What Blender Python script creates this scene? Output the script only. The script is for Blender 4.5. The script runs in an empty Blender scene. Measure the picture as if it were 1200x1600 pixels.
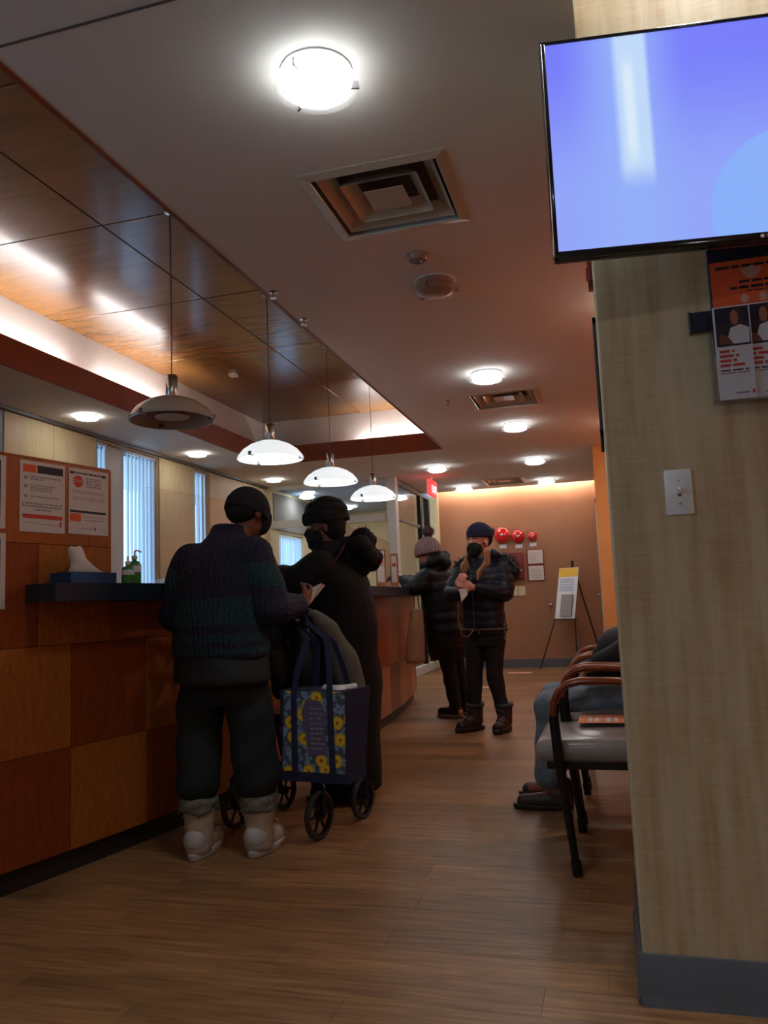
import bpy, bmesh, math, random
import numpy as np
from mathutils import Vector, Matrix
random.seed(7); np.random.seed(7)
S = bpy.context.scene
COL = S.collection
PI = math.pi

# ------------------------------------------------------------------ camera
def _n(v): return v/np.linalg.norm(v)
FPX = 1243.0
_Y = _n(np.array([355., 128., FPX])); _X = -_n(np.array([-4470., 325., FPX]))
_X = _n(_X-_Y*(_X@_Y)); _Z = np.cross(_X, _Y)
if _Z[1] > 0: _Z = -_Z
RW = np.stack([_X, _Y, _Z])
cam_d = bpy.data.cameras.new('camera'); cam = bpy.data.objects.new('camera', cam_d); COL.objects.link(cam)
cam_d.sensor_fit = 'VERTICAL'; cam_d.sensor_height = 32.0; cam_d.lens = FPX/1600*32
cam_d.clip_start = 0.02
_m = Matrix.Identity(4)
for i in range(3):
    _m[i][0] = RW[i, 0]; _m[i][1] = -RW[i, 1]; _m[i][2] = -RW[i, 2]
_m[2][3] = 1.0
cam.matrix_world = _m
S.camera = cam

# ------------------------------------------------------------------ world, exposure
w = bpy.data.worlds.new('overcast_day'); S.world = w; w.use_nodes = True
bg = w.node_tree.nodes['Background']
bg.inputs[0].default_value = (0.40, 0.68, 1.0, 1); bg.inputs[1].default_value = 2.6
S.view_settings.view_transform = 'Standard'; S.view_settings.look = 'None'
S.view_settings.gamma = 1.0; S.view_settings.use_curve_mapping = False
S.view_settings.exposure = 0.42

LAMP = 30.0      # opal lamp drums
TUBE = 55.0       # cove tubes

# ------------------------------------------------------------------ materials
def srgb(r, g, b):
    f = lambda c: (c/255/12.92 if c/255 <= .04045 else ((c/255+.055)/1.055)**2.4)
    return (f(r), f(g), f(b), 1)
MATS = {}
def new_mat(name):
    m = bpy.data.materials.new(name); m.use_nodes = True
    nt = m.node_tree; b = nt.nodes['Principled BSDF']; MATS[name] = m
    return m, nt, b
def N(nt, t, **kw):
    n = nt.nodes.new(t)
    for k, v in kw.items(): setattr(n, k, v)
    return n
def coords(nt, kind='Object', scale=(1, 1, 1), rot=(0, 0, 0)):
    tc = N(nt, 'ShaderNodeTexCoord'); mp = N(nt, 'ShaderNodeMapping')
    mp.inputs['Scale'].default_value = scale; mp.inputs['Rotation'].default_value = rot
    nt.links.new(tc.outputs[kind], mp.inputs['Vector']); return mp.outputs['Vector']
def ramp(nt, src, stops, interp='LINEAR'):
    r = N(nt, 'ShaderNodeValToRGB'); r.color_ramp.interpolation = interp
    els = r.color_ramp.elements
    while len(els) < len(stops): els.new(0.5)
    for e, (p, c) in zip(els, stops): e.position = p; e.color = c
    nt.links.new(src, r.inputs['Fac']); return r.outputs['Color']
def plain(name, col, rough=.6, metal=0., var=.12, nscale=30., bump=0., bscale=80., spec=.5, coat=0., sheen=0.):
    m, nt, b = new_mat(name)
    v = coords(nt)
    nz = N(nt, 'ShaderNodeTexNoise'); nz.inputs['Scale'].default_value = nscale; nz.inputs['Detail'].default_value = 4
    nt.links.new(v, nz.inputs['Vector'])
    lo = tuple(c*(1-var) for c in col[:3])+(1,); hi = tuple(min(1, c*(1+var)) for c in col[:3])+(1,)
    nt.links.new(ramp(nt, nz.outputs['Fac'], [(.3, lo), (.7, hi)]), b.inputs['Base Color'])
    b.inputs['Roughness'].default_value = rough; b.inputs['Metallic'].default_value = metal
    b.inputs['Specular IOR Level'].default_value = spec
    b.inputs['Coat Weight'].default_value = coat
    if sheen: b.inputs['Sheen Weight'].default_value = sheen
    if bump:
        n2 = N(nt, 'ShaderNodeTexNoise'); n2.inputs['Scale'].default_value = bscale; n2.inputs['Detail'].default_value = 3
        nt.links.new(v, n2.inputs['Vector'])
        bp = N(nt, 'ShaderNodeBump'); bp.inputs['Strength'].default_value = bump; bp.inputs['Distance'].default_value = .004
        nt.links.new(n2.outputs['Fac'], bp.inputs['Height']); nt.links.new(bp.outputs['Normal'], b.inputs['Normal'])
    return m
def wood(name, c0, c1, scale=(1, 1, 1), rot=(0, 0, 0), rough=.35, fine=9., coat=0., kind='Object', rnd=0., bump=.06):
    m, nt, b = new_mat(name)
    v = coords(nt, kind, scale, rot)
    nz = N(nt, 'ShaderNodeTexNoise'); nz.inputs['Scale'].default_value = fine; nz.inputs['Detail'].default_value = 6
    nz.inputs['Roughness'].default_value = .65; nz.inputs['Distortion'].default_value = .4
    nt.links.new(v, nz.inputs['Vector'])
    out = ramp(nt, nz.outputs['Fac'], [(.28, c0), (.72, c1)])
    if rnd:
        oi = N(nt, 'ShaderNodeObjectInfo'); hs = N(nt, 'ShaderNodeHueSaturation')
        mr = N(nt, 'ShaderNodeMapRange'); mr.inputs['To Min'].default_value = 1-rnd; mr.inputs['To Max'].default_value = 1+rnd
        nt.links.new(oi.outputs['Random'], mr.inputs['Value']); nt.links.new(mr.outputs['Result'], hs.inputs['Value'])
        nt.links.new(out, hs.inputs['Color']); out = hs.outputs['Color']
    nt.links.new(out, b.inputs['Base Color'])
    b.inputs['Roughness'].default_value = rough; b.inputs['Coat Weight'].default_value = coat
    b.inputs['Coat Roughness'].default_value = .12
    bp = N(nt, 'ShaderNodeBump'); bp.inputs['Strength'].default_value = bump; bp.inputs['Distance'].default_value = .002
    nt.links.new(nz.outputs['Fac'], bp.inputs['Height']); nt.links.new(bp.outputs['Normal'], b.inputs['Normal'])
    return m
def emit(name, col, strength, base=(.8, .8, .8, 1)):
    m, nt, b = new_mat(name)
    b.inputs['Base Color'].default_value = base
    b.inputs['Emission Color'].default_value = col; b.inputs['Emission Strength'].default_value = strength
    return m
def clear(name, tint=(1, 1, 1, 1), gloss=.12, rough=.02, diff=0.):
    m, nt, b = new_mat(name); nt.nodes.remove(b)
    o = nt.nodes['Material Output']; t = N(nt, 'ShaderNodeBsdfTransparent'); t.inputs[0].default_value = tint
    g = N(nt, 'ShaderNodeBsdfGlossy'); g.inputs['Roughness'].default_value = rough
    fr = N(nt, 'ShaderNodeLayerWeight'); fr.inputs['Blend'].default_value = .5
    pw_ = N(nt, 'ShaderNodeMath', operation='POWER'); pw_.inputs[1].default_value = 4.; nt.links.new(fr.outputs['Facing'], pw_.inputs[0])
    ma = N(nt, 'ShaderNodeMath', operation='MULTIPLY_ADD'); ma.inputs[1].default_value = .6; ma.inputs[2].default_value = .03
    nt.links.new(pw_.outputs[0], ma.inputs[0])
    mx = N(nt, 'ShaderNodeMixShader')
    nt.links.new(ma.outputs[0], mx.inputs[0]); nt.links.new(t.outputs[0], mx.inputs[1]); nt.links.new(g.outputs[0], mx.inputs[2])
    out = mx.outputs[0]
    if diff:
        d = N(nt, 'ShaderNodeBsdfTranslucent'); d.inputs[0].default_value = (.9, .9, .9, 1)
        m2 = N(nt, 'ShaderNodeMixShader'); m2.inputs[0].default_value = diff
        nt.links.new(out, m2.inputs[1]); nt.links.new(d.outputs[0], m2.inputs[2]); out = m2.outputs[0]
    nt.links.new(out, o.inputs['Surface'])
    return m

M = MATS
plain('ceiling_paint', srgb(224, 220, 212), .85, var=.02, nscale=4, bump=.05)
plain('blue_tint_paint', srgb(160, 184, 214), .85, var=.02, nscale=4)  # blue tint stands in for cool light on the office ceiling
plain('white_paint', srgb(232, 232, 228), .7, var=.02)
plain('brown_paint', srgb(160, 112, 82), .75, var=.04, nscale=3, bump=.05)
plain('orange_paint', srgb(238, 116, 38), .8, var=.04, nscale=3)
plain('peach_paint', srgb(226, 160, 92), .75, var=.04, nscale=3)
plain('cream_paint', srgb(214, 198, 160), .75, var=.03, nscale=3)
plain('grey_paint', srgb(122, 122, 120), .8, var=.04)
plain('fascia_brown', srgb(138, 62, 26), .5, var=.08, nscale=6)
plain('rubber_base', srgb(92, 97, 104), .38, var=.05)
plain('black_base', srgb(40, 38, 38), .5, var=.1)
plain('stone_top', srgb(34, 46, 60), .32, var=.25, nscale=120)
plain('black_plastic', srgb(18, 18, 20), .35, var=.1)
plain('gloss_black', srgb(10, 10, 14), .12, var=.05, coat=.6)
plain('matte_black', srgb(16, 16, 18), .75, var=.15)
plain('white_plastic', srgb(232, 234, 232), .35, var=.02)
plain('ivory_plastic', srgb(214, 204, 160), .4, var=.03)
plain('white_frame', srgb(206, 210, 206), .45, var=.03)
plain('steel', srgb(190, 190, 192), .22, 1., var=.05)
plain('grey_metal', srgb(120, 120, 122), .4, .6, var=.08)
plain('paper', srgb(214, 202, 194), .8, var=.02)
plain('print_red', srgb(206, 70, 50), .7, var=.04)
plain('print_orange', srgb(232, 96, 46), .7, var=.05)
plain('flyer_orange', srgb(240, 138, 84), .6, var=.05)
plain('print_dark', srgb(52, 48, 52), .7, var=.06)
plain('print_grey', srgb(150, 140, 138), .7, var=.06)
plain('print_navy', srgb(26, 26, 52), .7, var=.08)
plain('print_yellow', srgb(226, 178, 60), .7, var=.06)
plain('print_blue', srgb(120, 140, 190), .7, var=.05)
plain('alarm_red', srgb(206, 26, 22), .18, var=.05, coat=.7)
plain('dark_red', srgb(120, 22, 26), .45, var=.05)
plain('vinyl_grey', srgb(150, 142, 138), .28, var=.06, nscale=60, bump=.05)
plain('black_metal', srgb(14, 14, 15), .38, .3, var=.1)
wood('arm_wood', srgb(110, 48, 20), srgb(150, 72, 32), (2, 12, 12), rough=.3, fine=6)
plain('tissue_box', srgb(24, 70, 110), .5, var=.2, nscale=20)
plain('gel_green', srgb(70, 130, 60), .2, var=.1)
plain('label_white', srgb(220, 222, 226), .5, var=.03)
plain('tan_canvas', srgb(206, 164, 128), .9, var=.08, nscale=40, bump=.3, bscale=300)
plain('navy_fabric', srgb(30, 32, 66), .8, var=.12, nscale=40, bump=.2, bscale=250)
plain('skin_light', srgb(206, 140, 116), .55, var=.06, nscale=20)
plain('skin_brown', srgb(120, 70, 50), .55, var=.08, nscale=20)
plain('skin_tan', srgb(160, 100, 74), .55, var=.08, nscale=20)
plain('eye_dark', srgb(24, 18, 16), .2, var=.05)
plain('brow_dark', srgb(70, 46, 34), .8, var=.1)
plain('coat_black', srgb(15, 14, 15), .8, var=.3, nscale=14, bump=.25, bscale=60, spec=.3)
plain('puffer_black', srgb(14, 14, 16), .55, var=.3, nscale=14, bump=.2, bscale=40, spec=.3)
plain('puffer_navy', srgb(19, 22, 40), .5, var=.25, nscale=14, bump=.2, bscale=40, spec=.35)
plain('knit_black', srgb(12, 12, 14), .9, var=.3, nscale=60, bump=.5, bscale=180)
plain('knit_navy', srgb(24, 26, 56), .9, var=.25, nscale=60, bump=.5, bscale=180)
plain('knit_mauve', srgb(150, 122, 122), .9, var=.25, nscale=60, bump=.5, bscale=180)
plain('fur_dark', srgb(58, 62, 68), .9, var=.5, nscale=60)
plain('fur_grey', srgb(112, 110, 98), .95, var=.35, nscale=50)
plain('fur_mauve', srgb(98, 74, 78), .95, var=.3, nscale=50)
plain('trouser_green', srgb(20, 30, 32), .85, var=.25, nscale=16, bump=.3, bscale=60)
plain('trouser_black', srgb(13, 13, 17), .8, var=.25, nscale=16, bump=.3, bscale=60)
plain('jacket_dark', srgb(24, 26, 30), .7, var=.2, nscale=16, bump=.2)
plain('denim', srgb(124, 140, 158), .85, var=.22, nscale=22, bump=.3, bscale=200)
plain('boot_beige', srgb(176, 158, 138), .75, var=.14, nscale=24, bump=.2)
plain('boot_white', srgb(182, 176, 172), .6, var=.1)
plain('boot_black', srgb(22, 20, 20), .5, var=.2)
plain('boot_brown', srgb(52, 32, 30), .55, var=.2)
plain('shoe_brown', srgb(58, 44, 36), .5, var=.2)
plain('sole_light', srgb(150, 130, 120), .6, var=.1)
plain('sole_pink', srgb(206, 150, 136), .6, var=.1)
plain('hair_blond', srgb(150, 106, 68), .55, var=.35, nscale=60)
plain('mask_black', srgb(12, 12, 14), .85, var=.2)
plain('strap_red', srgb(122, 66, 60), .8, var=.3, nscale=60)
plain('leather_brown', srgb(74, 44, 34), .5, var=.2)
plain('jacket_olive', srgb(96, 92, 84), .9, var=.15, nscale=20, bump=.3)
plain('leather_black', srgb(34, 38, 42), .42, var=.35, nscale=14, bump=.3, bscale=30)
plain('rollator_blue', srgb(28, 40, 84), .35, .4, var=.1)
plain('tyre_grey', srgb(58, 62, 64), .7, var=.1)
plain('rim_black', srgb(22, 22, 24), .45, var=.1)
plain('diffuser_metal', srgb(196, 182, 164), .32, .0, var=.04)
plain('diffuser_dark', srgb(74, 66, 60), .8, var=.1)
plain('lamp_off', srgb(160, 130, 112), .3, var=.05)
plain('floor_sticker', srgb(214, 160, 140), .5, var=.1)
plain('blind_slat', srgb(214, 216, 226), .6, var=.04)
plain('wrap_white', srgb(220, 220, 222), .6, var=.1)
emit('lamp_lit', (.93, .98, 1, 1), LAMP)
emit('downlight_lit', (1, .98, .94, 1), LAMP*.5)
emit('tube_lit', (.93, .97, 1, 1), TUBE)
emit('tube_warm', (1, .90, .78, 1), TUBE*4.5)
emit('waiting_lit', (.97, .98, 1, 1), LAMP*1.9)
emit('alcove_lit', (1, .90, .78, 1), LAMP*2.0)
emit('shade_lit', (.90, .97, 1, 1), .6)
emit('bulb_lit', (.92, .98, 1, 1), 8.)
emit('collar_opal', (.93, .98, 1, 1), 1.2)
emit('exit_red', (1, .05, .05, 1), 1.1, (.5, .02, .02, 1))
emit('exit_white', (1, .9, .9, 1), 1.0)
clear('clear_glass'); clear('acrylic', (.97, .97, .98, 1)); clear('lamp_ring', (1, 1, 1, 1), diff=.12)
clear('pane_glass', (.93, .96, .97, 1))
plain('shade_off', srgb(186, 172, 158), .25, var=.04, coat=.4)

def pillar_laminate():
    m, nt, b = new_mat('pillar_laminate')
    a = N(nt, 'ShaderNodeTexNoise'); a.inputs['Scale'].default_value = 5; a.inputs['Detail'].default_value = 5
    nt.links.new(coords(nt, scale=(7, 7, .55)), a.inputs['Vector'])
    c = N(nt, 'ShaderNodeTexNoise'); c.inputs['Scale'].default_value = 6; c.inputs['Detail'].default_value = 6
    nt.links.new(coords(nt, scale=(2.2, 2.2, 26)), c.inputs['Vector'])
    mx = N(nt, 'ShaderNodeMix'); mx.data_type = 'FLOAT'; mx.inputs[0].default_value = .26
    nt.links.new(a.outputs['Fac'], mx.inputs[2]); nt.links.new(c.outputs['Fac'], mx.inputs[3])
    nt.links.new(ramp(nt, mx.outputs[0], [(.34, srgb(182, 155, 114)), (.50, srgb(197, 176, 138)), (.64, srgb(206, 188, 154))]), b.inputs['Base Color'])
    b.inputs['Roughness'].default_value = .5
pillar_laminate()
wood('panel_light', srgb(146, 78, 26), srgb(182, 108, 42), (14, 14, 3), (0.75, 0, 0), .34, 5, .15, rnd=.06)
wood('panel_dark', srgb(118, 48, 16), srgb(152, 72, 28), (14, 14, 3), (-0.75, 0, 0), .34, 5, .15, rnd=.06)
wood('panel_plain', srgb(144, 70, 22), srgb(170, 90, 32), (10, 10, 1), (0, 0, 0), .36, 5, .15, rnd=.04)
wood('ceiling_veneer', srgb(120, 74, 26), srgb(146, 94, 34), (1, 9, 1), (0, 0, 0), .26, 2.2, .5, rnd=.05, bump=0)
wood('cream_veneer', srgb(206, 186, 140), srgb(222, 206, 166), (10, 10, .8), (0, 0, 0), .5, 4)
wood('holder_wood', srgb(150, 88, 52), srgb(186, 120, 76), (10, 10, 1), (0, 0, 0), .5, 4)
wood('plank_vinyl', srgb(106, 74, 46), srgb(180, 134, 88), (1.0, 13, 1), (0, 0, 0), .42, 3.6, 0., kind='Object', rnd=.17)
def floor_mat():
    m, nt, b = new_mat('floor_vinyl')
    v = coords(nt, scale=(1, 1, 1))
    br = N(nt, 'ShaderNodeTexBrick'); br.offset = .37; br.squash = 1
    br.inputs['Color1'].default_value = srgb(122, 86, 54); br.inputs['Color2'].default_value = srgb(160, 118, 78)
    br.inputs['Mortar'].default_value = srgb(100, 70, 44); br.inputs['Scale'].default_value = 1
    br.inputs['Mortar Size'].default_value = .0015; br.inputs['Brick Width'].default_value = .92; br.inputs['Row Height'].default_value = .15
    nt.links.new(v, br.inputs['Vector'])
    nz = N(nt, 'ShaderNodeTexNoise'); nz.inputs['Scale'].default_value = 4; nz.inputs['Detail'].default_value = 6
    nt.links.new(coords(nt, scale=(1.2, 16, 1)), nz.inputs['Vector'])
    mx = N(nt, 'ShaderNodeMix'); mx.data_type = 'RGBA'; mx.blend_type = 'MULTIPLY'; mx.inputs[0].default_value = .6
    nt.links.new(br.outputs['Color'], mx.inputs[6])
    nt.links.new(ramp(nt, nz.outputs['Fac'], [(.3, (.62, .6, .58, 1)), (.7, (1, 1, 1, 1))]), mx.inputs[7])
    nt.links.new(mx.outputs[2], b.inputs['Base Color']); b.inputs['Roughness'].default_value = .42
floor_mat()
def sweater_mat(name, bands, axis=2):
    # bands: list of (z0, z1) teal on navy, in world metres
    m, nt, b = new_mat(name)
    g = N(nt, 'ShaderNodeNewGeometry'); sp = N(nt, 'ShaderNodeSeparateXYZ'); nt.links.new(g.outputs['Position'], sp.inputs[0])
    nz = N(nt, 'ShaderNodeTexNoise'); nz.inputs['Scale'].default_value = 90; nt.links.new(g.outputs['Position'], nz.inputs['Vector'])
    ad = N(nt, 'ShaderNodeMath', operation='MULTIPLY_ADD'); ad.inputs[1].default_value = .02
    nt.links.new(nz.outputs['Fac'], ad.inputs[0]); nt.links.new(sp.outputs['Z'], ad.inputs[2])
    mr = N(nt, 'ShaderNodeMapRange'); mr.inputs['From Min'].default_value = .6; mr.inputs['From Max'].default_value = 1.6
    nt.links.new(ad.outputs[0], mr.inputs['Value'])
    navy = srgb(23, 23, 48); teal = srgb(18, 48, 55)
    st = [(0, navy)]
    for z0, z1 in bands: st += [((z0-.6+.01), teal), ((z1-.6+.01), navy)]
    nt.links.new(ramp(nt, mr.outputs[0], st, 'CONSTANT'), b.inputs['Base Color'])
    b.inputs['Roughness'].default_value = .9
    wv = N(nt, 'ShaderNodeTexWave'); wv.inputs['Scale'].default_value = 14; wv.inputs['Distortion'].default_value = 5
    wv.inputs['Detail'].default_value = 2; wv.inputs['Detail Scale'].default_value = 3
    nt.links.new(g.outputs['Position'], wv.inputs['Vector'])
    bp = N(nt, 'ShaderNodeBump'); bp.inputs['Strength'].default_value = .6; bp.inputs['Distance'].default_value = .01
    nt.links.new(wv.outputs['Fac'], bp.inputs['Height']); nt.links.new(bp.outputs['Normal'], b.inputs['Normal'])
sweater_mat('sweater_knit', [(.822, .846), (.868, .900), (.935, 1.045)])
sweater_mat('sleeve_knit', [(1.085, 1.185)])
def floral_mat():
    m, nt, b = new_mat('floral_print')
    tc0 = N(nt, 'ShaderNodeTexCoord'); s0_ = N(nt, 'ShaderNodeSeparateXYZ'); c0_ = N(nt, 'ShaderNodeCombineXYZ'); nt.links.new(tc0.outputs['Object'], s0_.inputs[0]); nt.links.new(s0_.outputs[0], c0_.inputs[0]); nt.links.new(s0_.outputs[2], c0_.inputs[1]); v = c0_.outputs[0]
    base = N(nt, 'ShaderNodeTexNoise'); base.inputs['Scale'].default_value = 34; nt.links.new(v, base.inputs['Vector'])
    col = ramp(nt, base.outputs['Fac'], [(.36, srgb(60, 84, 62)), (.47, srgb(70, 76, 104)), (.58, srgb(132, 160, 196)), (.7, srgb(80, 104, 74))])
    vo = N(nt, 'ShaderNodeTexVoronoi', voronoi_dimensions='2D'); vo.inputs['Scale'].default_value = 14; vo.inputs['Randomness'].default_value = .7
    nt.links.new(v, vo.inputs['Vector'])
    wob = N(nt, 'ShaderNodeTexNoise'); wob.inputs['Scale'].default_value = 120; nt.links.new(v, wob.inputs['Vector'])
    ad = N(nt, 'ShaderNodeMath', operation='MULTIPLY_ADD'); ad.inputs[1].default_value = .16; nt.links.new(wob.outputs['Fac'], ad.inputs[0]); nt.links.new(vo.outputs['Distance'], ad.inputs[2])
    sep = N(nt, 'ShaderNodeSeparateColor'); nt.links.new(vo.outputs['Color'], sep.inputs[0])
    th = N(nt, 'ShaderNodeMath', operation='GREATER_THAN'); th.inputs[1].default_value = .35; nt.links.new(sep.outputs[0], th.inputs[0])
    pet = N(nt, 'ShaderNodeMath', operation='LESS_THAN'); pet.inputs[1].default_value = .46; nt.links.new(ad.outputs[0], pet.inputs[0])
    mu = N(nt, 'ShaderNodeMath', operation='MULTIPLY'); nt.links.new(th.outputs[0], mu.inputs[0]); nt.links.new(pet.outputs[0], mu.inputs[1])
    flower = ramp(nt, ad.outputs[0], [(.12, srgb(120, 60, 20)), (.18, srgb(214, 150, 40)), (.3, srgb(230, 196, 50)), (.42, srgb(190, 160, 40))])
    mx = N(nt, 'ShaderNodeMix'); mx.data_type = 'RGBA'
    nt.links.new(mu.outputs[0], mx.inputs[0]); nt.links.new(col, mx.inputs[6]); nt.links.new(flower, mx.inputs[7])
    nt.links.new(mx.outputs[2], b.inputs['Base Color']); b.inputs['Roughness'].default_value = .6
floral_mat()
plain('print_purple', srgb(92, 84, 120), .7, var=.12, nscale=40)
def screen_mat(w_, h_):
    # object space: x across the screen, z up, both from its lower left corner
    m, nt, b = new_mat('tv_picture')
    tc = N(nt, 'ShaderNodeTexCoord'); sp = N(nt, 'ShaderNodeSeparateXYZ'); nt.links.new(tc.outputs['Object'], sp.inputs[0])
    def mr(src, a, c):
        q = N(nt, 'ShaderNodeMapRange'); q.inputs['From Min'].default_value = a; q.inputs['From Max'].default_value = c
        q.interpolation_type = 'SMOOTHSTEP'; nt.links.new(src, q.inputs['Value']); return q.outputs[0]
    def mul(a, c):
        q = N(nt, 'ShaderNodeMath', operation='MULTIPLY'); nt.links.new(a, q.inputs[0]); nt.links.new(c, q.inputs[1]); return q.outputs[0]
    def mix(f, a, c):
        q = N(nt, 'ShaderNodeMix'); q.data_type = 'RGBA'; nt.links.new(f, q.inputs[0])
        (nt.links.new(a, q.inputs[6]) if not isinstance(a, tuple) else setattr(q.inputs[6], 'default_value', a))
        q.inputs[7].default_value = c; return q.outputs[2]
    X, Z = sp.outputs['X'], sp.outputs['Z']
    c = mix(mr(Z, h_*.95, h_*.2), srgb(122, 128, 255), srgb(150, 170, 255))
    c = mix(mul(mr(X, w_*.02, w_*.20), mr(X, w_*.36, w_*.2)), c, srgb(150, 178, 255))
    band = mul(mul(mr(X, w_*.160, w_*.185), mr(X, w_*.262, w_*.245)), mr(Z, h_*.24, h_*.40))  # pale upright streak drawn into the screen emission
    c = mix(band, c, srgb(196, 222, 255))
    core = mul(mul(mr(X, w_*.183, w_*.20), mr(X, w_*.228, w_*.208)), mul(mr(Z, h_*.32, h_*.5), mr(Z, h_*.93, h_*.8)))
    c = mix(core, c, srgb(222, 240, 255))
    # pale round shape low down in the picture
    vs = N(nt, 'ShaderNodeVectorMath', operation='DISTANCE'); cb = N(nt, 'ShaderNodeCombineXYZ')
    nt.links.new(X, cb.inputs[0]); nt.links.new(Z, cb.inputs[2]); nt.links.new(cb.outputs[0], vs.inputs[0])
    vs.inputs[1].default_value = (w_*.60, 0, h_*.10)
    c = mix(mr(vs.outputs['Value'], .215, .205), c, srgb(140, 180, 255))
    nt.links.new(c, b.inputs['Emission Color']); b.inputs['Emission Strength'].default_value = .70
    b.inputs['Base Color'].default_value = (.01, .01, .015, 1); b.inputs['Roughness'].default_value = .35; b.inputs['Specular IOR Level'].default_value = .15
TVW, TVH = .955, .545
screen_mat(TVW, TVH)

# ------------------------------------------------------------------ mesh helpers
def tag(o, label=None, cat=None, group=None, kind=None):
    if label: o['label'] = label
    if cat: o['category'] = cat
    if group: o['group'] = group
    if kind: o['kind'] = kind
    return o
def root(name, loc, label, cat, group=None, kind=None, rz=0):
    o = bpy.data.objects.new(name, None); COL.objects.link(o); o.location = loc; o.rotation_euler = (0, 0, rz)
    o.empty_display_size = .1
    return tag(o, label, cat, group, kind)
def wloc(o):
    v = Vector((0, 0, 0))
    while o is not None: v += o.location; o = o.parent
    return v
class MB:
    def __init__(s): s.v = []; s.f = []
    def add(s, vs, fs):
        k = len(s.v); s.v += [tuple(map(float, p)) for p in vs]; s.f += [tuple(i+k for i in f) for f in fs]; return s
    def box(s, a, b):
        x0, y0, z0 = a; x1, y1, z1 = b
        return s.add([(x0, y0, z0), (x1, y0, z0), (x1, y1, z0), (x0, y1, z0), (x0, y0, z1), (x1, y0, z1), (x1, y1, z1), (x0, y1, z1)],
                     [(3, 2, 1, 0), (4, 5, 6, 7), (0, 1, 5, 4), (1, 2, 6, 5), (2, 3, 7, 6), (3, 0, 4, 7)])
    def obox(s, c, ax, ay, az):
        c, ax, ay, az = map(Vector, (c, ax, ay, az))
        vs = [c+sx*ax+sy*ay+sz*az for sz in (-1, 1) for sx, sy in ((-1, -1), (1, -1), (1, 1), (-1, 1))]
        return s.add(vs, [(3, 2, 1, 0), (4, 5, 6, 7), (0, 1, 5, 4), (1, 2, 6, 5), (2, 3, 7, 6), (3, 0, 4, 7)])
    def bbox(s, a, b, r=.01, seg=2):
        bm = bmesh.new(); bmesh.ops.create_cube(bm, size=1)
        for v in bm.verts: v.co = Vector([(a[i]+b[i])/2+v.co[i]*(b[i]-a[i]) for i in range(3)])
        bmesh.ops.bevel(bm, geom=list(bm.edges), offset=r, segments=seg, affect='EDGES', profile=.5)
        bm.verts.index_update(); s.add([v.co for v in bm.verts], [[v.index for v in f.verts] for f in bm.faces]); bm.free(); return s
    def lathe(s, prof, c=(0, 0, 0), n=24, axis=(0, 0, 1), close=False):
        ax = Vector(axis).normalized(); u = ax.orthogonal().normalized(); w_ = ax.cross(u); c = Vector(c)
        vs = []; fs = []
        for r, h in prof:
            for k in range(n):
                a = 2*PI*k/n; vs.append(c+ax*h+(u*math.cos(a)+w_*math.sin(a))*max(r, 1e-5))
        m = len(prof)
        for i in range(m-1 if not close else m):
            j = (i+1) % m
            for k in range(n): fs.append((i*n+k, i*n+(k+1) % n, j*n+(k+1) % n, j*n+k))
        if not close:
            fs.append(tuple(range(n-1, -1, -1))); fs.append(tuple((m-1)*n+k for k in range(n)))
        return s.add(vs, fs)
    def tube(s, pts, r, n=8, close=False):
        pts = [Vector(p) for p in pts]; m = len(pts); rr = r if isinstance(r, (list, tuple)) else [r]*m
        vs = []; fs = []; u = None
        for i, p in enumerate(pts):
            a = pts[max(0, i-1)] if not close else pts[i-1]; b = pts[min(m-1, i+1)] if not close else pts[(i+1) % m]
            t = (b-a).normalized()
            if u is None: u = t.orthogonal().normalized()
            else: u = (u-t*u.dot(t)).normalized()
            w_ = t.cross(u)
            for k in range(n):
                an = 2*PI*k/n; vs.append(p+(u*math.cos(an)+w_*math.sin(an))*rr[i])
        for i in range(m if close else m-1):
            j = (i+1) % m
            for k in range(n): fs.append((i*n+k, i*n+(k+1) % n, j*n+(k+1) % n, j*n+k))
        if not close: fs.append(tuple(range(n-1, -1, -1))); fs.append(tuple((m-1)*n+k for k in range(n)))
        return s.add(vs, fs)
    def ribbon(s, pts, wdir, width, th, ndir):
        # strap: rectangular section swept along pts
        wdir = Vector(wdir).normalized()*width/2; nd = Vector(ndir).normalized()*th/2
        vs = []; fs = []; m = len(pts)
        for p in pts:
            p = Vector(p); vs += [p-wdir-nd, p+wdir-nd, p+wdir+nd, p-wdir+nd]
        for i in range(m-1):
            for k in range(4): fs.append((i*4+k, i*4+(k+1) % 4, i*4+4+(k+1) % 4, i*4+4+k))
        fs += [(3, 2, 1, 0), tuple(4*(m-1)+k for k in range(4))]
        return s.add(vs, fs)
    def prism(s, poly, o, u, v, d):
        # polygon (2D list) in plane o + a*u + b*v, extruded by vector d
        o, u, v, d = map(Vector, (o, u, v, d)); n = len(poly)
        vs = [o+u*a+v*b for a, b in poly]+[o+u*a+v*b+d for a, b in poly]
        return s.add(vs, [tuple(range(n-1, -1, -1)), tuple(range(n, 2*n))]+[(k, (k+1) % n, n+(k+1) % n, n+k) for k in range(n)])
    def build(s, name, mat, parent=None, smooth=None, world=True, loc=None):
        me = bpy.data.meshes.new(name)
        off = wloc(parent) if (parent is not None and world) else Vector((0, 0, 0))
        if loc is not None: off = Vector(loc)
        me.from_pydata([(x-off[0], y-off[1], z-off[2]) for x, y, z in s.v], [], s.f)
        bm = bmesh.new(); bm.from_mesh(me); bmesh.ops.recalc_face_normals(bm, faces=bm.faces); bm.to_mesh(me); bm.free()
        if smooth is not None:
            me.shade_smooth(); me.set_sharp_from_angle(angle=math.radians(smooth))
        me.materials.append(M[mat] if isinstance(mat, str) else mat)
        o = bpy.data.objects.new(name, me); COL.objects.link(o); o.parent = parent
        if loc is not None and parent is None: o.location = loc
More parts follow.
